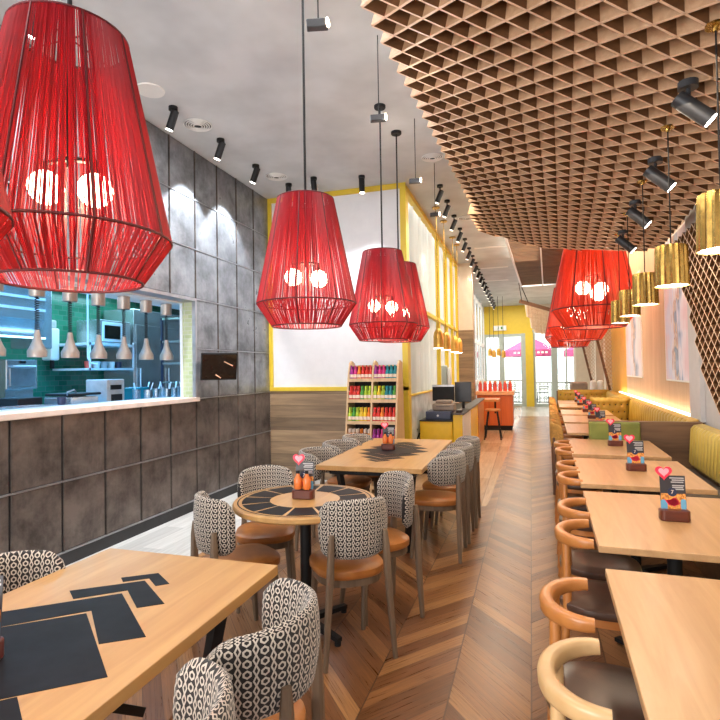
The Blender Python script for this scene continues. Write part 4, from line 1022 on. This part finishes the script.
# ============================================================ BOTTLE SHELF
SX0, SX1, SYF = -2.16, -1.50, 6.42
SZ = [1.375, 1.115, .85, .585, .32]
t = thing('bottle_shelf', 'pale birch display shelf of sauce bottles against the partition', 'shelf', (0, 0, 0))
def side(mb, x, w_=.022):
    pr = [(6.28, 0), (6.30, .7), (6.44, 1.45), (6.50, 1.60), (6.56, 1.63), (6.68, 1.60), (6.80, 0)]
    vs = [(x, y, z) for y, z in pr]+[(x+w_, y, z) for y, z in pr]; n = len(pr)
    mb.add(vs, [tuple(range(n)), tuple(range(n, 2*n))[::-1]]+[(i, i+n, (i+1) % n+n, (i+1) % n) for i in range(n)])
for x, nme in ((SX0, 'side_panel'), ((SX0+SX1)/2-.011, 'centre_panel'), (SX1-.022, 'side_panel')):
    mb = MB(); side(mb, x); mb.build(nme, 'shelf_wood', t)
mb = MB(); mb.box(SX0+.02, 6.66, 0, SX1-.02, 6.68, 1.56); mb.build('back_panel', 'slat_dark', t)
yf = lambda z: 6.30+max(0, (z-.7))*.19
for z in SZ+[.06]:
    f = yf(z)
    for a, b in ((SX0+.022, (SX0+SX1)/2-.011), ((SX0+SX1)/2+.011, SX1-.022)):
        s_ = bx(a, f, z-.012, b, 6.66, z).build('shelf_board', 'shelf_wood', t)
        bx(a, f-.008, z-.012, b, f, z+.03).build('shelf_lip', 'shelf_wood', s_)
for a, b in ((SX0+.022, (SX0+SX1)/2-.011), ((SX0+SX1)/2+.011, SX1-.022)): bx(a, 6.50, 1.555, b, 6.66, 1.57).build('top_board', 'shelf_wood', t)
def bottle(label, loc, body, cap):
    b = MB().lathe([(.001, 0), (.0225, 0), (.024, .006), (.024, .105), (.018, .125), (.0105, .14), (.0105, .155), (.001, .156)], 12).build('sauce_bottle', body, None, loc, smooth=True)
    tag(b, label, 'bottle'); 
    MB().lathe([(.0105, .135), (.0115, .185), (.009, .195), (.001, .196)], 10).build('cap', cap, b, smooth=True)
    MB().shell([(.0246, .042), (.0246, .082)], 12).build('paper_label', 'label_white', b, recalc=False)
    return b
protos = {}
ROWC = [(['purple', 'magenta', 'orange2', 'red', 'red', 'red'], ['purple', 'magenta', 'magenta', 'teal', 'teal', 'teal']),
        (['red', 'red', 'red', 'green2', 'lime', 'lime'], ['lime', 'yellow2', 'lime', 'teal', 'teal', 'green2']),
        (['lime', 'green2', 'lime', 'yellow2', 'yellow2', 'orange2'], ['red', 'red', 'orange2', 'red', 'red', 'red']),
        (['amber', 'amber', 'amber', 'orange2', 'amber', 'amber'], ['purple', 'purple', 'magenta', 'red', 'magenta', 'magenta']),
        (['red', 'red', 'red', 'orange2', 'orange2', 'red'], ['red', 'red', 'orange2', 'orange2', 'amber', 'amber'])]
CW = dict(purple='purple', magenta='magenta', orange2='orange', red='red', teal='teal', lime='lime green', green2='dark green', yellow2='yellow', amber='amber')
RN = ['top shelf', 'second shelf', 'third shelf', 'fourth shelf', 'lowest shelf in view']
for r_, z in enumerate(SZ):
    for bay in (0, 1):
        x0 = SX0+.022 if bay == 0 else (SX0+SX1)/2+.011; ww = (SX1-SX0)/2-.033
        for k_, c_n in enumerate(ROWC[r_][bay]):
            for dd in (0, 1):
                if dd and r_ > 3: continue
                x = x0+ww*(k_+.5)/6; y = yf(z)+.035+dd*.065
                lab = '%s sauce bottle, %s, %s bay, %s%s' % (CW[c_n], RN[r_], ('left', 'right')[bay], ['leftmost', 'second from left', 'third from left', 'fourth from left', 'fifth from left', 'rightmost'][k_], (' in front', ' behind')[dd])
                if c_n not in protos: protos[c_n] = bottle(lab, (x, y, z), c_n, c_n if c_n != 'amber' else 'label_white'); protos[c_n]['group'] = 'sauce bottles on the birch shelf'
                else: dup(protos[c_n], (x, y, z), None, lab, 'sauce bottles on the birch shelf')

# ============================================================ COUNTER BY THE CURTAINS
t = thing('service_counter', 'yellow lacquered service counter beside the curtained wall', 'counter', (0, 0, 0))
bx(-1.47, 7.62, .06, -1.0, 11.6, .76).build('low_cabinet', 'yellow_lac', t, bevel=.006)
d = bx(-1.46, 7.605, .10, -1.02, 7.62, .73).build('door', 'yellow_lac', t, bevel=.004)
bx(-.99, 7.62, .06, -.86, 11.6, .86).build('high_cabinet', 'yellow_lac', t, bevel=.006)
bx(-.86, 7.64, .08, -.85, 8.7, .84).build('end_panel', 'white_enamel', t); bx(-.86, 10.2, .08, -.85, 11.58, .84).build('side_panel', 'bent', t)
bx(-1.47, 7.60, .76, -1.0, 11.6, .775).build('low_top', 'black', t); bx(-1.0, 7.59, .86, -.83, 11.6, .88).build('high_top', 'dark', t)
bx(-1.45, 7.68, 0, -.9, 11.55, .06).build('kickplate', 'black', t)
t = thing('receipt_printer', 'taupe receipt printer on the yellow counter', 'printer', (-1.16, 7.95, .896))
bx(-.16, -.12, 0, .16, .12, .10).build('body', 'taupe', t, bevel=.02, seg=3); bx(-.12, -.06, .10, .12, .10, .15).build('cover', 'taupe', t, bevel=.015)
bx(-.10, -.125, .06, .10, -.115, .065).build('paper_slot', 'joint', t)
t = thing('cash_drawer', 'navy cash drawer on the low part of the yellow counter', 'cash drawer', (-1.22, 7.92, .775))
bx(-.18, -.2, 0, .19, .2, .12).build('body', 'navy', t, bevel=.008); bx(-.17, -.21, .015, .18, -.2, .10).build('drawer_front', 'navy', t, bevel=.003)
MB().cyl((0, -.215, .06), (0, -.20, .06), .015, 12).build('lock', 'bead', t)
t = thing('till_screen', 'black till screen on the yellow counter, facing the staff', 'monitor', (-1.22, 8.30, .775))
bx(-.17, -.02, .24, .17, .02, .49).build('panel', 'black', t, bevel=.01); bx(-.03, .0, .02, .03, .05, .36).build('stand', 'black', t); bx(-.12, -.1, 0, .12, .14, .03).build('base', 'black', t, bevel=.006)
bx(-.17, -.03, .46, .17, -.02, .49).build('top_edge', 'bead', t)
t = thing('till_screen', 'second dark till screen, further right behind the first', 'monitor', (-.95, 8.6, .88))
bx(-.13, -.02, .10, .13, .02, .42).build('panel', 'dark', t, bevel=.008); bx(-.02, 0, .0, .02, .04, .14).build('stand', 'black', t)
t = thing('coffee_grinder', 'tall green and white machine standing on the counter behind the till', 'machine', (-1.30, 9.2, .775))
bx(-.09, -.09, 0, .09, .09, .30).build('body', 'white_enamel', t, bevel=.015); bx(-.07, -.095, .34, .02, .07, .80).build('hopper', 'frame_grey', t, bevel=.02); bx(.03, -.06, .34, .09, .06, .76).build('side_tank', 'white_enamel', t, bevel=.01)
MB().cyl((0, 0, .30), (0, 0, .36), .03, 12).build('neck', 'bead', t)
mb = MB(); mb.tube([(-1.50, 7.57, .66), (-1.52, 7.56, .55), (-1.49, 7.56, .42), (-1.53, 7.56, .30), (-1.50, 7.56, .12), (-1.5, 7.58, .01)], .012, 6)
mb.tube([(-1.46, 7.56, .60), (-1.50, 7.55, .50), (-1.48, 7.55, .36), (-1.51, 7.56, .2), (-1.48, 7.57, .01)], .010, 6)
tag(mb.build('cable_bundle', 'black'), 'black cables hanging at the left end of the yellow counter', 'cable')
t = thing('card_reader', 'small black card reader at the front of the high counter', 'card reader', (-.92, 7.8, .88)); bx(-.04, -.08, 0, .04, .08, .035).build('body', 'black', t, bevel=.008); bx(-.03, -.02, .035, .03, .06, .037).build('screen', 'grey_plastic', t)
# high table and stool
t = thing('high_table', 'small yellow wooden high table between the counter and the orange bar', 'table', (-.78, 12.35, 0))
bx(-.22, -.35, .78, .22, .35, .83).build('tabletop', 'bent', t, bevel=.004); bx(-.2, -.3, 0, -.15, .3, .78).build('panel_leg', 'yellow_lac', t)
MB().cyl((.12, 0, .5), (.12, 0, .78), .02, 8).build('bracket', 'black', t)
t = thing('bar_stool', 'black legged stool with yellow seat in front of the orange bar', 'stool', (-.68, 11.75, 0))
MB().lathe([(.001, .60), (.15, .60), (.16, .62), (.15, .645), (.001, .645)], 24).build('seat', 'bent', t, smooth=True)
for sx in (-1, 1):
    for sy in (-1, 1): MB().cyl((sx*.09, sy*.09, .60), (sx*.17, sy*.17, 0), .016, 8).build('leg', 'black', t)
mb = MB()
for a, b in (((-1, -1), (1, -1)), ((1, -1), (1, 1)), ((1, 1), (-1, 1)), ((-1, 1), (-1, -1))): mb.cyl((a[0]*.14, a[1]*.14, .22), (b[0]*.14, b[1]*.14, .22), .009, 6)
mb.build('foot_rail', 'black', t)
# orange bar
t = thing('bar_counter', 'orange panelled bar with pinkish top before the end windows', 'counter', (0, 0, 0))
bx(-1.15, 13.4, .12, -.30, 14.6, .86).build('body', 'orange', t, bevel=.004); bx(-1.18, 13.36, .86, -.27, 14.65, .95).build('worktop', 'orange_top', t, bevel=.006); bx(-1.12, 13.45, 0, -.33, 14.5, .12).build('kickplate', 'black', t)
mb = MB()
for x in (-.86, -.58): mb.box(x-.003, 13.393, .14, x+.003, 13.4, .84)
mb.build('panel_joints', 'block', t)
for i in range(7):
    x = -1.08+.12*i
    if i == 0:
        j0 = thing('red_jar', '', 'jar', (x, 13.6, .95), 0, 'red glass jars on the orange bar')
        MB().lathe([(.001, 0), (.042, 0), (.045, .02), (.045, .17), (.03, .20), (.03, .22), (.001, .22)], 14).build('glass_body', 'red_glass', j0, smooth=True)
        MB().lathe([(.034, .215), (.034, .245), (.001, .246)], 14).build('lid', 'orange_top', j0)
        j = j0
    else: j = dup(j0, (x, 13.6, .95))
    j['label'] = 'red glass jar on the orange bar, %s' % ['leftmost', 'second from left', 'third from left', 'fourth from left', 'fifth from left', 'sixth from left', 'rightmost'][i]

# ============================================================ MONITOR ON THE STEEL WALL
t = thing('wall_monitor', 'dark glossy monitor tilted down on the steel wall beside the kitchen pass', 'monitor', (-3.30, 5.28, 1.575))
Tm = Matrix.Rotation(math.radians(-48), 4, 'Z') @ Matrix.Rotation(math.radians(14), 4, 'Y')
def TB(*a): return bx(*a, T=Tm)
TB(-.02, -.20, -.155, .015, .20, .155).build('casing', 'black', t, bevel=.004); TB(.015, -.19, -.14, .018, .19, .14).build('screen', 'screen', t)
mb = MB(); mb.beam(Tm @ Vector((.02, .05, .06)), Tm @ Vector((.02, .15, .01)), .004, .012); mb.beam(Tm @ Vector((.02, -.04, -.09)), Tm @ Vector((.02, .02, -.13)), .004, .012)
mb.build('screen_reflection_bars', 'screen_reflection', t)  # reflections in the glass built as peach bars
bx(-.19, -.03, -.04, -.02, .03, .04).build('wall_bracket', 'black', t)
t = thing('wall_switch', 'small white switch plate on the steel wall right of the dark monitor', 'switch', (XL, 5.62, 1.59)); bx(0, -.035, -.055, .016, .035, .055).build('plate', 'white_enamel', t, bevel=.003); bx(.016, -.012, -.03, .019, .012, .03).build('rocker', 'grey_plastic', t)

# ============================================================ KITCHEN
HL = ['first at the left photo edge', 'second from the left, with a long coiled cord', 'third from the left', 'fourth from the left', 'fifth from the left', 'sixth from the left', 'rightmost, by the green jamb']
hl = None
for i, y in enumerate((3.05, 3.42, 3.755, 4.085, 4.42, 4.75, 5.085)):
    lab = 'pale heat lamp over the kitchen pass, '+HL[i]
    if hl is None:
        hl = thing('heat_lamp', lab, 'heat lamp', (-3.85, y, 1.655), 0, 'heat lamps over the kitchen pass')
        MB().lathe([(.072, 0), (.074, .05), (.060, .075), (.040, .12), (.026, .17), (.021, .215), (.018, .225), (.001, .226)], 24).build('lamp_shade', 'copper', hl, smooth=True)
        MB().lathe([(.001, .004), (.068, .004), (.068, .008), (.001, .008)], 20).build('lamp_face', 'lamp_face', hl)
        pts = [(.016*math.cos(a*.9), .016*math.sin(a*.9), .225+.27*a/95) for a in range(96)]
        MB().tube(pts, .0042, 5).build('coiled_cord', 'black', hl)
        MB().lathe([(.001, .50), (.058, .50), (.060, .505), (.060, .63), (.001, .63)], 24).build('ceiling_canister', 'copper', hl, smooth=True)
        MB().cyl((0, 0, .49), (0, 0, .51), .012, 8).build('cord_grip', 'black', hl)
    else: dup(hl, (-3.85, y, 1.655), None, lab)
struct(bx(-4.05, -2, 2.285, XL-.17, KY, 2.33).build('ceiling_pass', 'white_enamel'))
struct(bx(-4.05, -2, 2.33, -3.98, KY, 2.8).build('wall_pass_header', 'white_enamel'))
t = thing('kitchen_worktop', 'long stainless worktop just behind the kitchen pass', 'worktop', (0, 0, 0))
bx(-4.75, -1, 1.16, XL-.47, 8.2, 1.20).build('worktop', 'stainless', t, bevel=.004); bx(-4.7, -1, 0, XL-.5, 8.2, 1.16).build('cabinet', 'stainless', t)
t = thing('extractor_hood', 'big stainless extractor hood with bright lower edge at the upper left of the kitchen', 'extractor hood', (0, 0, 0))
hd = MB(); pr = [(-6.5, 2.78), (-5.4, 2.78), (-5.4, 2.15), (-5.5, 1.95), (-6.5, 1.95)]
vs = [(x, 2.2, z) for x, z in pr]+[(x, 4.9, z) for x, z in pr]; hd.add(vs, [(0, 1, 2, 3, 4), (9, 8, 7, 6, 5)]+[(i, i+5, (i+1) % 5+5, (i+1) % 5) for i in range(5)])
hd.build('hood_body', 'stainless', t); bx(-5.41, 2.2, 1.93, -5.385, 4.9, 1.95).build('light_edge', 'cool_strip', t)
mb = MB()
for z in (2.25, 2.38, 2.52, 2.64): mb.box(-5.40, 2.2, z, -5.385, 4.9, z+.03)
mb.build('panel_ribs', 'frame_white', t)
t = bx(-6.3, 5.2, 1.85, -5.85, 5.42, 2.78).build('duct', 'stainless', bevel=.01); tag(t, 'vertical stainless duct beside the extractor hood', 'duct')
t = thing('oven', 'stainless box oven on a stand at the kitchen back wall, left side', 'oven', (0, 0, 0))
bx(-6.4, 4.78, 1.34, -5.85, 5.2, 1.70).build('body', 'stainless', t, bevel=.01); bx(-5.85, 4.82, 1.38, -5.835, 5.16, 1.60).build('door', 'bead', t, bevel=.004)
MB().cyl((-5.81, 4.84, 1.62), (-5.81, 5.14, 1.62), .010, 8).build('handle', 'frame_white', t); bx(-6.4, 4.8, 0, -5.9, 5.18, 1.34).build('stand', 'stainless', t); bx(-5.85, 4.95, 1.655, -5.84, 5.03, 1.685).build('dial_panel', 'black', t)
t = thing('soap_dispenser', 'tall white dispenser panel on the kitchen back wall', 'dispenser', (0, 0, 0))
bx(-6.6, 5.93, 1.72, -6.42, 6.08, 2.18).build('body', 'white_enamel', t, bevel=.02); bx(-6.6, 5.95, 2.18, -6.45, 6.06, 2.30).build('cap', 'grey_plastic', t, bevel=.02); MB().cyl((-6.48, 6.0, 1.60), (-6.48, 6.0, 1.72), .03, 10).build('nozzle', 'black', t)
t = MB().tube([(-5.5, 5.65, 2.8), (-5.5, 5.65, 1.72), (-5.48, 5.68, 1.66), (-5.45, 5.75, 1.64)], .012, 8).build('water_pipe', 'frame_white'); tag(t, 'slim white pipe coming down in the middle of the kitchen', 'pipe')
t = thing('microwave', 'pale blue lit microwave on the shelf in the kitchen', 'microwave', (0, 0, 0))
bx(-6.4, 6.35, 1.97, -5.95, 6.98, 2.32).build('body', 'stainless', t, bevel=.012); bx(-5.95, 6.38, 2.0, -5.94, 6.80, 2.29).build('door', 'frame_white', t, bevel=.004); bx(-5.94, 6.42, 2.04, -5.935, 6.74, 2.24).build('door_glass', 'screen', t); bx(-5.95, 6.83, 2.0, -5.94, 6.96, 2.29).build('control_panel', 'grey_plastic', t)
t = thing('wall_shelf', 'white wire-edged kitchen shelf holding the microwave', 'shelf', (0, 0, 0))
bx(-6.58, 6.1, 1.93, -5.9, 7.0, 1.965).build('shelf_board', 'frame_white', t); bx(-6.58, 6.1, 1.57, -5.9, 7.0, 1.60).build('lower_board', 'frame_white', t)
mb = MB()
for y in (6.1, 6.98): mb.box(-5.92, y, 1.57, -5.9, y+.02, 2.0)
mb.build('uprights', 'frame_white', t)
cl = ['red_glass', 'white_enamel', 'grey_plastic', 'white_enamel', 'navy']
for i in range(5):
    y = 6.22+.15*i; o = MB().lathe([(.001, 0), (.045, 0), (.055, .09), (.05, .10), (.001, .10)], 14).build('food_tub', cl[i], loc=(-6.05, y, 1.60), smooth=True)
    tag(o, '%s tub on the lower kitchen wall shelf, %s' % (['red', 'white', 'grey', 'white', 'navy'][i], ['leftmost', 'second', 'middle', 'fourth', 'rightmost'][i]), 'tub', 'tubs on the lower kitchen shelf')
t = thing('coffee_machine', 'boxy light grey machine with dark openings on the kitchen worktop', 'machine', (-4.35, 4.72, 1.20))
bx(-.16, -.12, 0, .12, .14, .25).build('body', 'grey_plastic', t, bevel=.01); bx(.12, -.07, .14, .125, .09, .19).build('display', 'black', t); bx(.12, -.06, .02, .125, .10, .09).build('opening', 'black', t)
t = thing('contact_grill', 'black topped grill with a wire handle on the kitchen worktop', 'grill', (-4.3, 4.22, 1.20))
bx(-.18, -.17, 0, .16, .17, .09).build('base', 'stainless', t, bevel=.01); bx(-.18, -.16, .10, .15, .22, .125).build('lid', 'black', t, bevel=.01); MB().tube([(.10, -.16, .11), (.16, -.22, .14), (.14, -.12, .16), (.10, -.05, .13)], .008, 6).build('handle', 'bead', t)
t = thing('serving_tray', 'shallow pale blue tray on the kitchen worktop at the left', 'tray', (-4.2, 3.62, 1.20)); bx(-.16, -.19, 0, .16, .19, .012).build('base', 'stainless', t)
mb = MB()
for a in ((-.17, -.2, -.16, .2), (.16, -.2, .17, .2), (-.17, -.2, .17, -.19), (-.17, .19, .17, .2)): mb.box(a[0], a[1], 0, a[2], a[3], .035)
mb.build('rim', 'stainless', t)
t = MB().lathe([(.001, 0), (.033, 0), (.038, .10), (.034, .10), (.030, .01), (.001, .01)], 16).build('tin_can', 'navy', loc=(-4.1, 3.90, 1.20), smooth=True); tag(t, 'bright navy tin can on the kitchen worktop', 'can')
t = bx(-.12, -.13, 0, .12, .13, .10).build('appliance', 'black', loc=(-4.5, 3.82, 1.2), bevel=.01); tag(t, 'low black appliance behind the navy tin can', 'appliance')
gl = None
for i in range(16):
    y = 5.15+.115*i+random.uniform(-.02, .02); x = -4.15-.25*(i % 3)
    if gl is None:
        gl = thing('container', '', 'container', (x, y, 1.20), 0, 'steel utensil pots on the kitchen worktop')
        MB().lathe([(.001, 0), (.042, 0), (.048, .12), (.044, .12), (.040, .01), (.001, .01)], 14).build('pot', 'stainless', gl, smooth=True)
        MB().beam((0, 0, .02), (.03, .05, .20), .018, .004).build('utensil', 'frame_white', gl); g = gl
    else: g = dup(gl, (x, y, 1.20), random.uniform(0, 6))
    g['label'] = 'steel utensil pot on the kitchen worktop, %s from the coffee machine' % ORD[i]
for i, (y, lab) in enumerate(((5.3, 'left'), (5.55, 'right'))):
    t = bx(-.09, -.10, 0, .09, .10, .14).build('food_box', 'teal', loc=(-4.62, y, 1.2), bevel=.01); tag(t, 'teal food box behind the utensil pots, %s one' % lab, 'box', 'teal food boxes on the worktop')
t = thing('refrigerator', 'tall blue-lit steel refrigerator at the right of the kitchen', 'refrigerator', (0, 0, 0))
bx(-6.55, 7.05, 0, -5.95, 8.5, 2.55).build('body', 'stainless', t, bevel=.01)
for y in (7.08, 7.79): d = bx(-5.95, y, .2, -5.93, y+.69, 2.3).build('door', 'stainless', t, bevel=.006); MB().cyl((-5.90, y+.06, 1.0), (-5.90, y+.06, 1.6), .012, 8).build('handle', 'frame_white', d)
t = thing('rack', 'blue painted steel rack near the right jamb of the kitchen', 'rack', (0, 0, 0))
mb = MB()
for y in (7.25, 7.95):
    for x in (-5.6, -5.2): mb.box(x, y, 0, x+.03, y+.03, 2.4)
mb.build('posts', 'navy', t)
for z in (1.35, 1.65, 2.0, 2.37): bx(-5.6, 7.25, z, -5.17, 7.98, z+.03).build('rack_shelf', 'stainless', t)
t = bx(-6.58, 2.0, 2.05, -6.5, 4.4, 2.09).build('shelf_rail', 'frame_white'); tag(t, 'white rail along the green tiles under the hood', 'rail')
light('AREA', 'kitchen_tile_light', (-6.0, 5.6, 2.75), 40, (.45, .85, 1), (0, 0, 0), .6, 4)

# ============================================================ SIGN AND OUTSIDE
t = thing('exit_sign', 'small white and green exit sign on the yellow end wall', 'sign', (-.93, YE-.03, 3.02))
bx(-.25, -.03, 0, .25, .03, .20).build('sign_box', 'white_enamel', t, bevel=.006); bx(-.22, -.034, .03, .22, -.03, .17).build('sign_face', 'frame_white', t)
mb = MB(); mb.ball((-.05, -.036, .145), .014, 8, 0, 1); mb.beam((-.05, -.036, .13), (-.06, -.036, .085), .004, .022); mb.beam((-.06, -.036, .085), (-.10, -.036, .05), .004, .012); mb.beam((-.06, -.036, .085), (-.02, -.036, .055), .004, .012); mb.box(.04, -.038, .05, .10, -.034, .15)
mb.build('pictogram', 'green2', t)
struct(bx(-30, YE+.2, -.06, 30, 60, -.02).build('ground_outside', 'floor_grey'))
t = thing('building', 'pale stone building with rows of windows across the street', 'building', (0, 0, 0))
bx(-16, 40, 0, 18, 46, 14).build('wall', 'facade', t)
for i in range(14):
    for zz in (1.0, 4.6, 8.2):
        x = -15+i*2.35; f = bx(x, 39.93, zz, x+1.15, 40, zz+2.2).build('window', 'frame_white', t); bx(x+.08, 39.91, zz+.08, x+1.07, 39.93, zz+2.1).build('pane', 'facade_win', f)
def umbrella(label, x, y, w_, z0, z1):
    t = thing('parasol', label, 'umbrella', (x, y, 0), 0, 'pink parasols outside the end windows'); n = 8
    vs = [(0, 0, z1)]+[(w_*math.cos(2*PI*i/n+.39), w_*math.sin(2*PI*i/n+.39), z0) for i in range(n)]+[(w_*math.cos(2*PI*i/n+.39), w_*math.sin(2*PI*i/n+.39), z0-.28) for i in range(n)]
    c = MB(); c.add(vs, [(0, i+1, (i+1) % n+1) for i in range(n)]+[(i+1, i+1+n, (i+1) % n+1+n, (i+1) % n+1) for i in range(n)]); c.build('canopy', 'pink', t, recalc=False)
    MB().cyl((0, 0, 0), (0, 0, z1), .03, 8).build('pole', 'iron', t)
    MB().box(-.3, -.3, 0, .3, .3, .06).build('base', 'iron', t)
    mb = MB()
    for i in range(-4, 5): mb.box(i*.17-.05, -w_*.925-.012, z0-.18, i*.17+.05, -w_*.925, z0-.10)
    mb.build('valance_print', 'label_white', t)
umbrella('pink parasol outside the left end window', .25, 26.5, 1.25, 2.35, 3.0); umbrella('pink parasol outside the right end window', 3.0, 26.5, 1.35, 2.3, 2.95)
def railing(label, x0, x1, y, h):
    t = thing('railing', label, 'railing', (0, 0, 0), 0, 'iron railings outside'); mb = MB()
    mb.box(x0, y-.02, h-.04, x1, y+.02, h); mb.box(x0, y-.02, .08, x1, y+.02, .12); mb.box(x0, y-.02, -.02, x0+.04, y+.02, h); mb.box(x1-.04, y-.02, -.02, x1, y+.02, h); mb.build('rails', 'iron', t)
    mb = MB(); n = int((x1-x0)/.14)
    for i in range(n+1):
        x = x0+(x1-x0)*i/n; mb.cyl((x, y, .1), (x, y, h-.02), .010, 6)
        if i < n:
            c = x+(x1-x0)/n/2
            for zz in (.25*h+.05, .78*h): mb.tube([(c+.045*math.cos(a*PI/5), y, zz+.06*math.sin(a*PI/5)) for a in range(11)], .008, 5, cap=False)
    mb.build('scrollwork', 'iron', t)
railing('dark iron railing outside the left end windows', -1.9, .0, 23.2, 1.02); railing('dark iron railing outside the right end windows', .3, 2.3, 23.2, .92)
def cafe_chair(label, x, y, rz):
    t = thing('cafe_chair', label, 'chair', (x, y, 0), rz, 'cafe chairs outside')
    bx(-.2, -.2, .43, .2, .2, .46).build('seat', 'iron', t, bevel=.005)
    for sx in (-1, 1):
        MB().cyl((sx*.18, -.18, 0), (sx*.18, -.2, .88), .012, 6).build('leg', 'iron', t); MB().cyl((sx*.18, .18, 0), (sx*.18, .18, .44), .012, 6).build('leg', 'iron', t)
    mb = MB()
    for z in (.60, .70, .80, .87): mb.box(-.18, -.205, z, .18, -.19, z+.03)
    mb.build('backrest', 'iron', t)
for i, (x, y, r_, lab) in enumerate(((-1.4, 24.3, .3, 'farthest left, behind the left railing'), (-.5, 24.6, -.4, 'behind the left railing beside the grey frame'), (.7, 24.2, .2, 'behind the right railing, left one'), (1.7, 24.6, 2.6, 'behind the right railing, right one'))): cafe_chair('dark iron cafe chair outside, '+lab, x, y, r_)
for x, lab in ((-.95, 'left'), (1.2, 'right')):
    t = thing('cafe_table', 'small cafe table outside behind the %s railing' % lab, 'table', (x, 24.9, 0), 0, 'cafe tables outside')
    MB().lathe([(.001, .70), (.3, .70), (.3, .73), (.001, .73)], 20).build('tabletop', 'frame_white', t); MB().cyl((0, 0, 0), (0, 0, .7), .03, 8).build('column', 'iron', t)
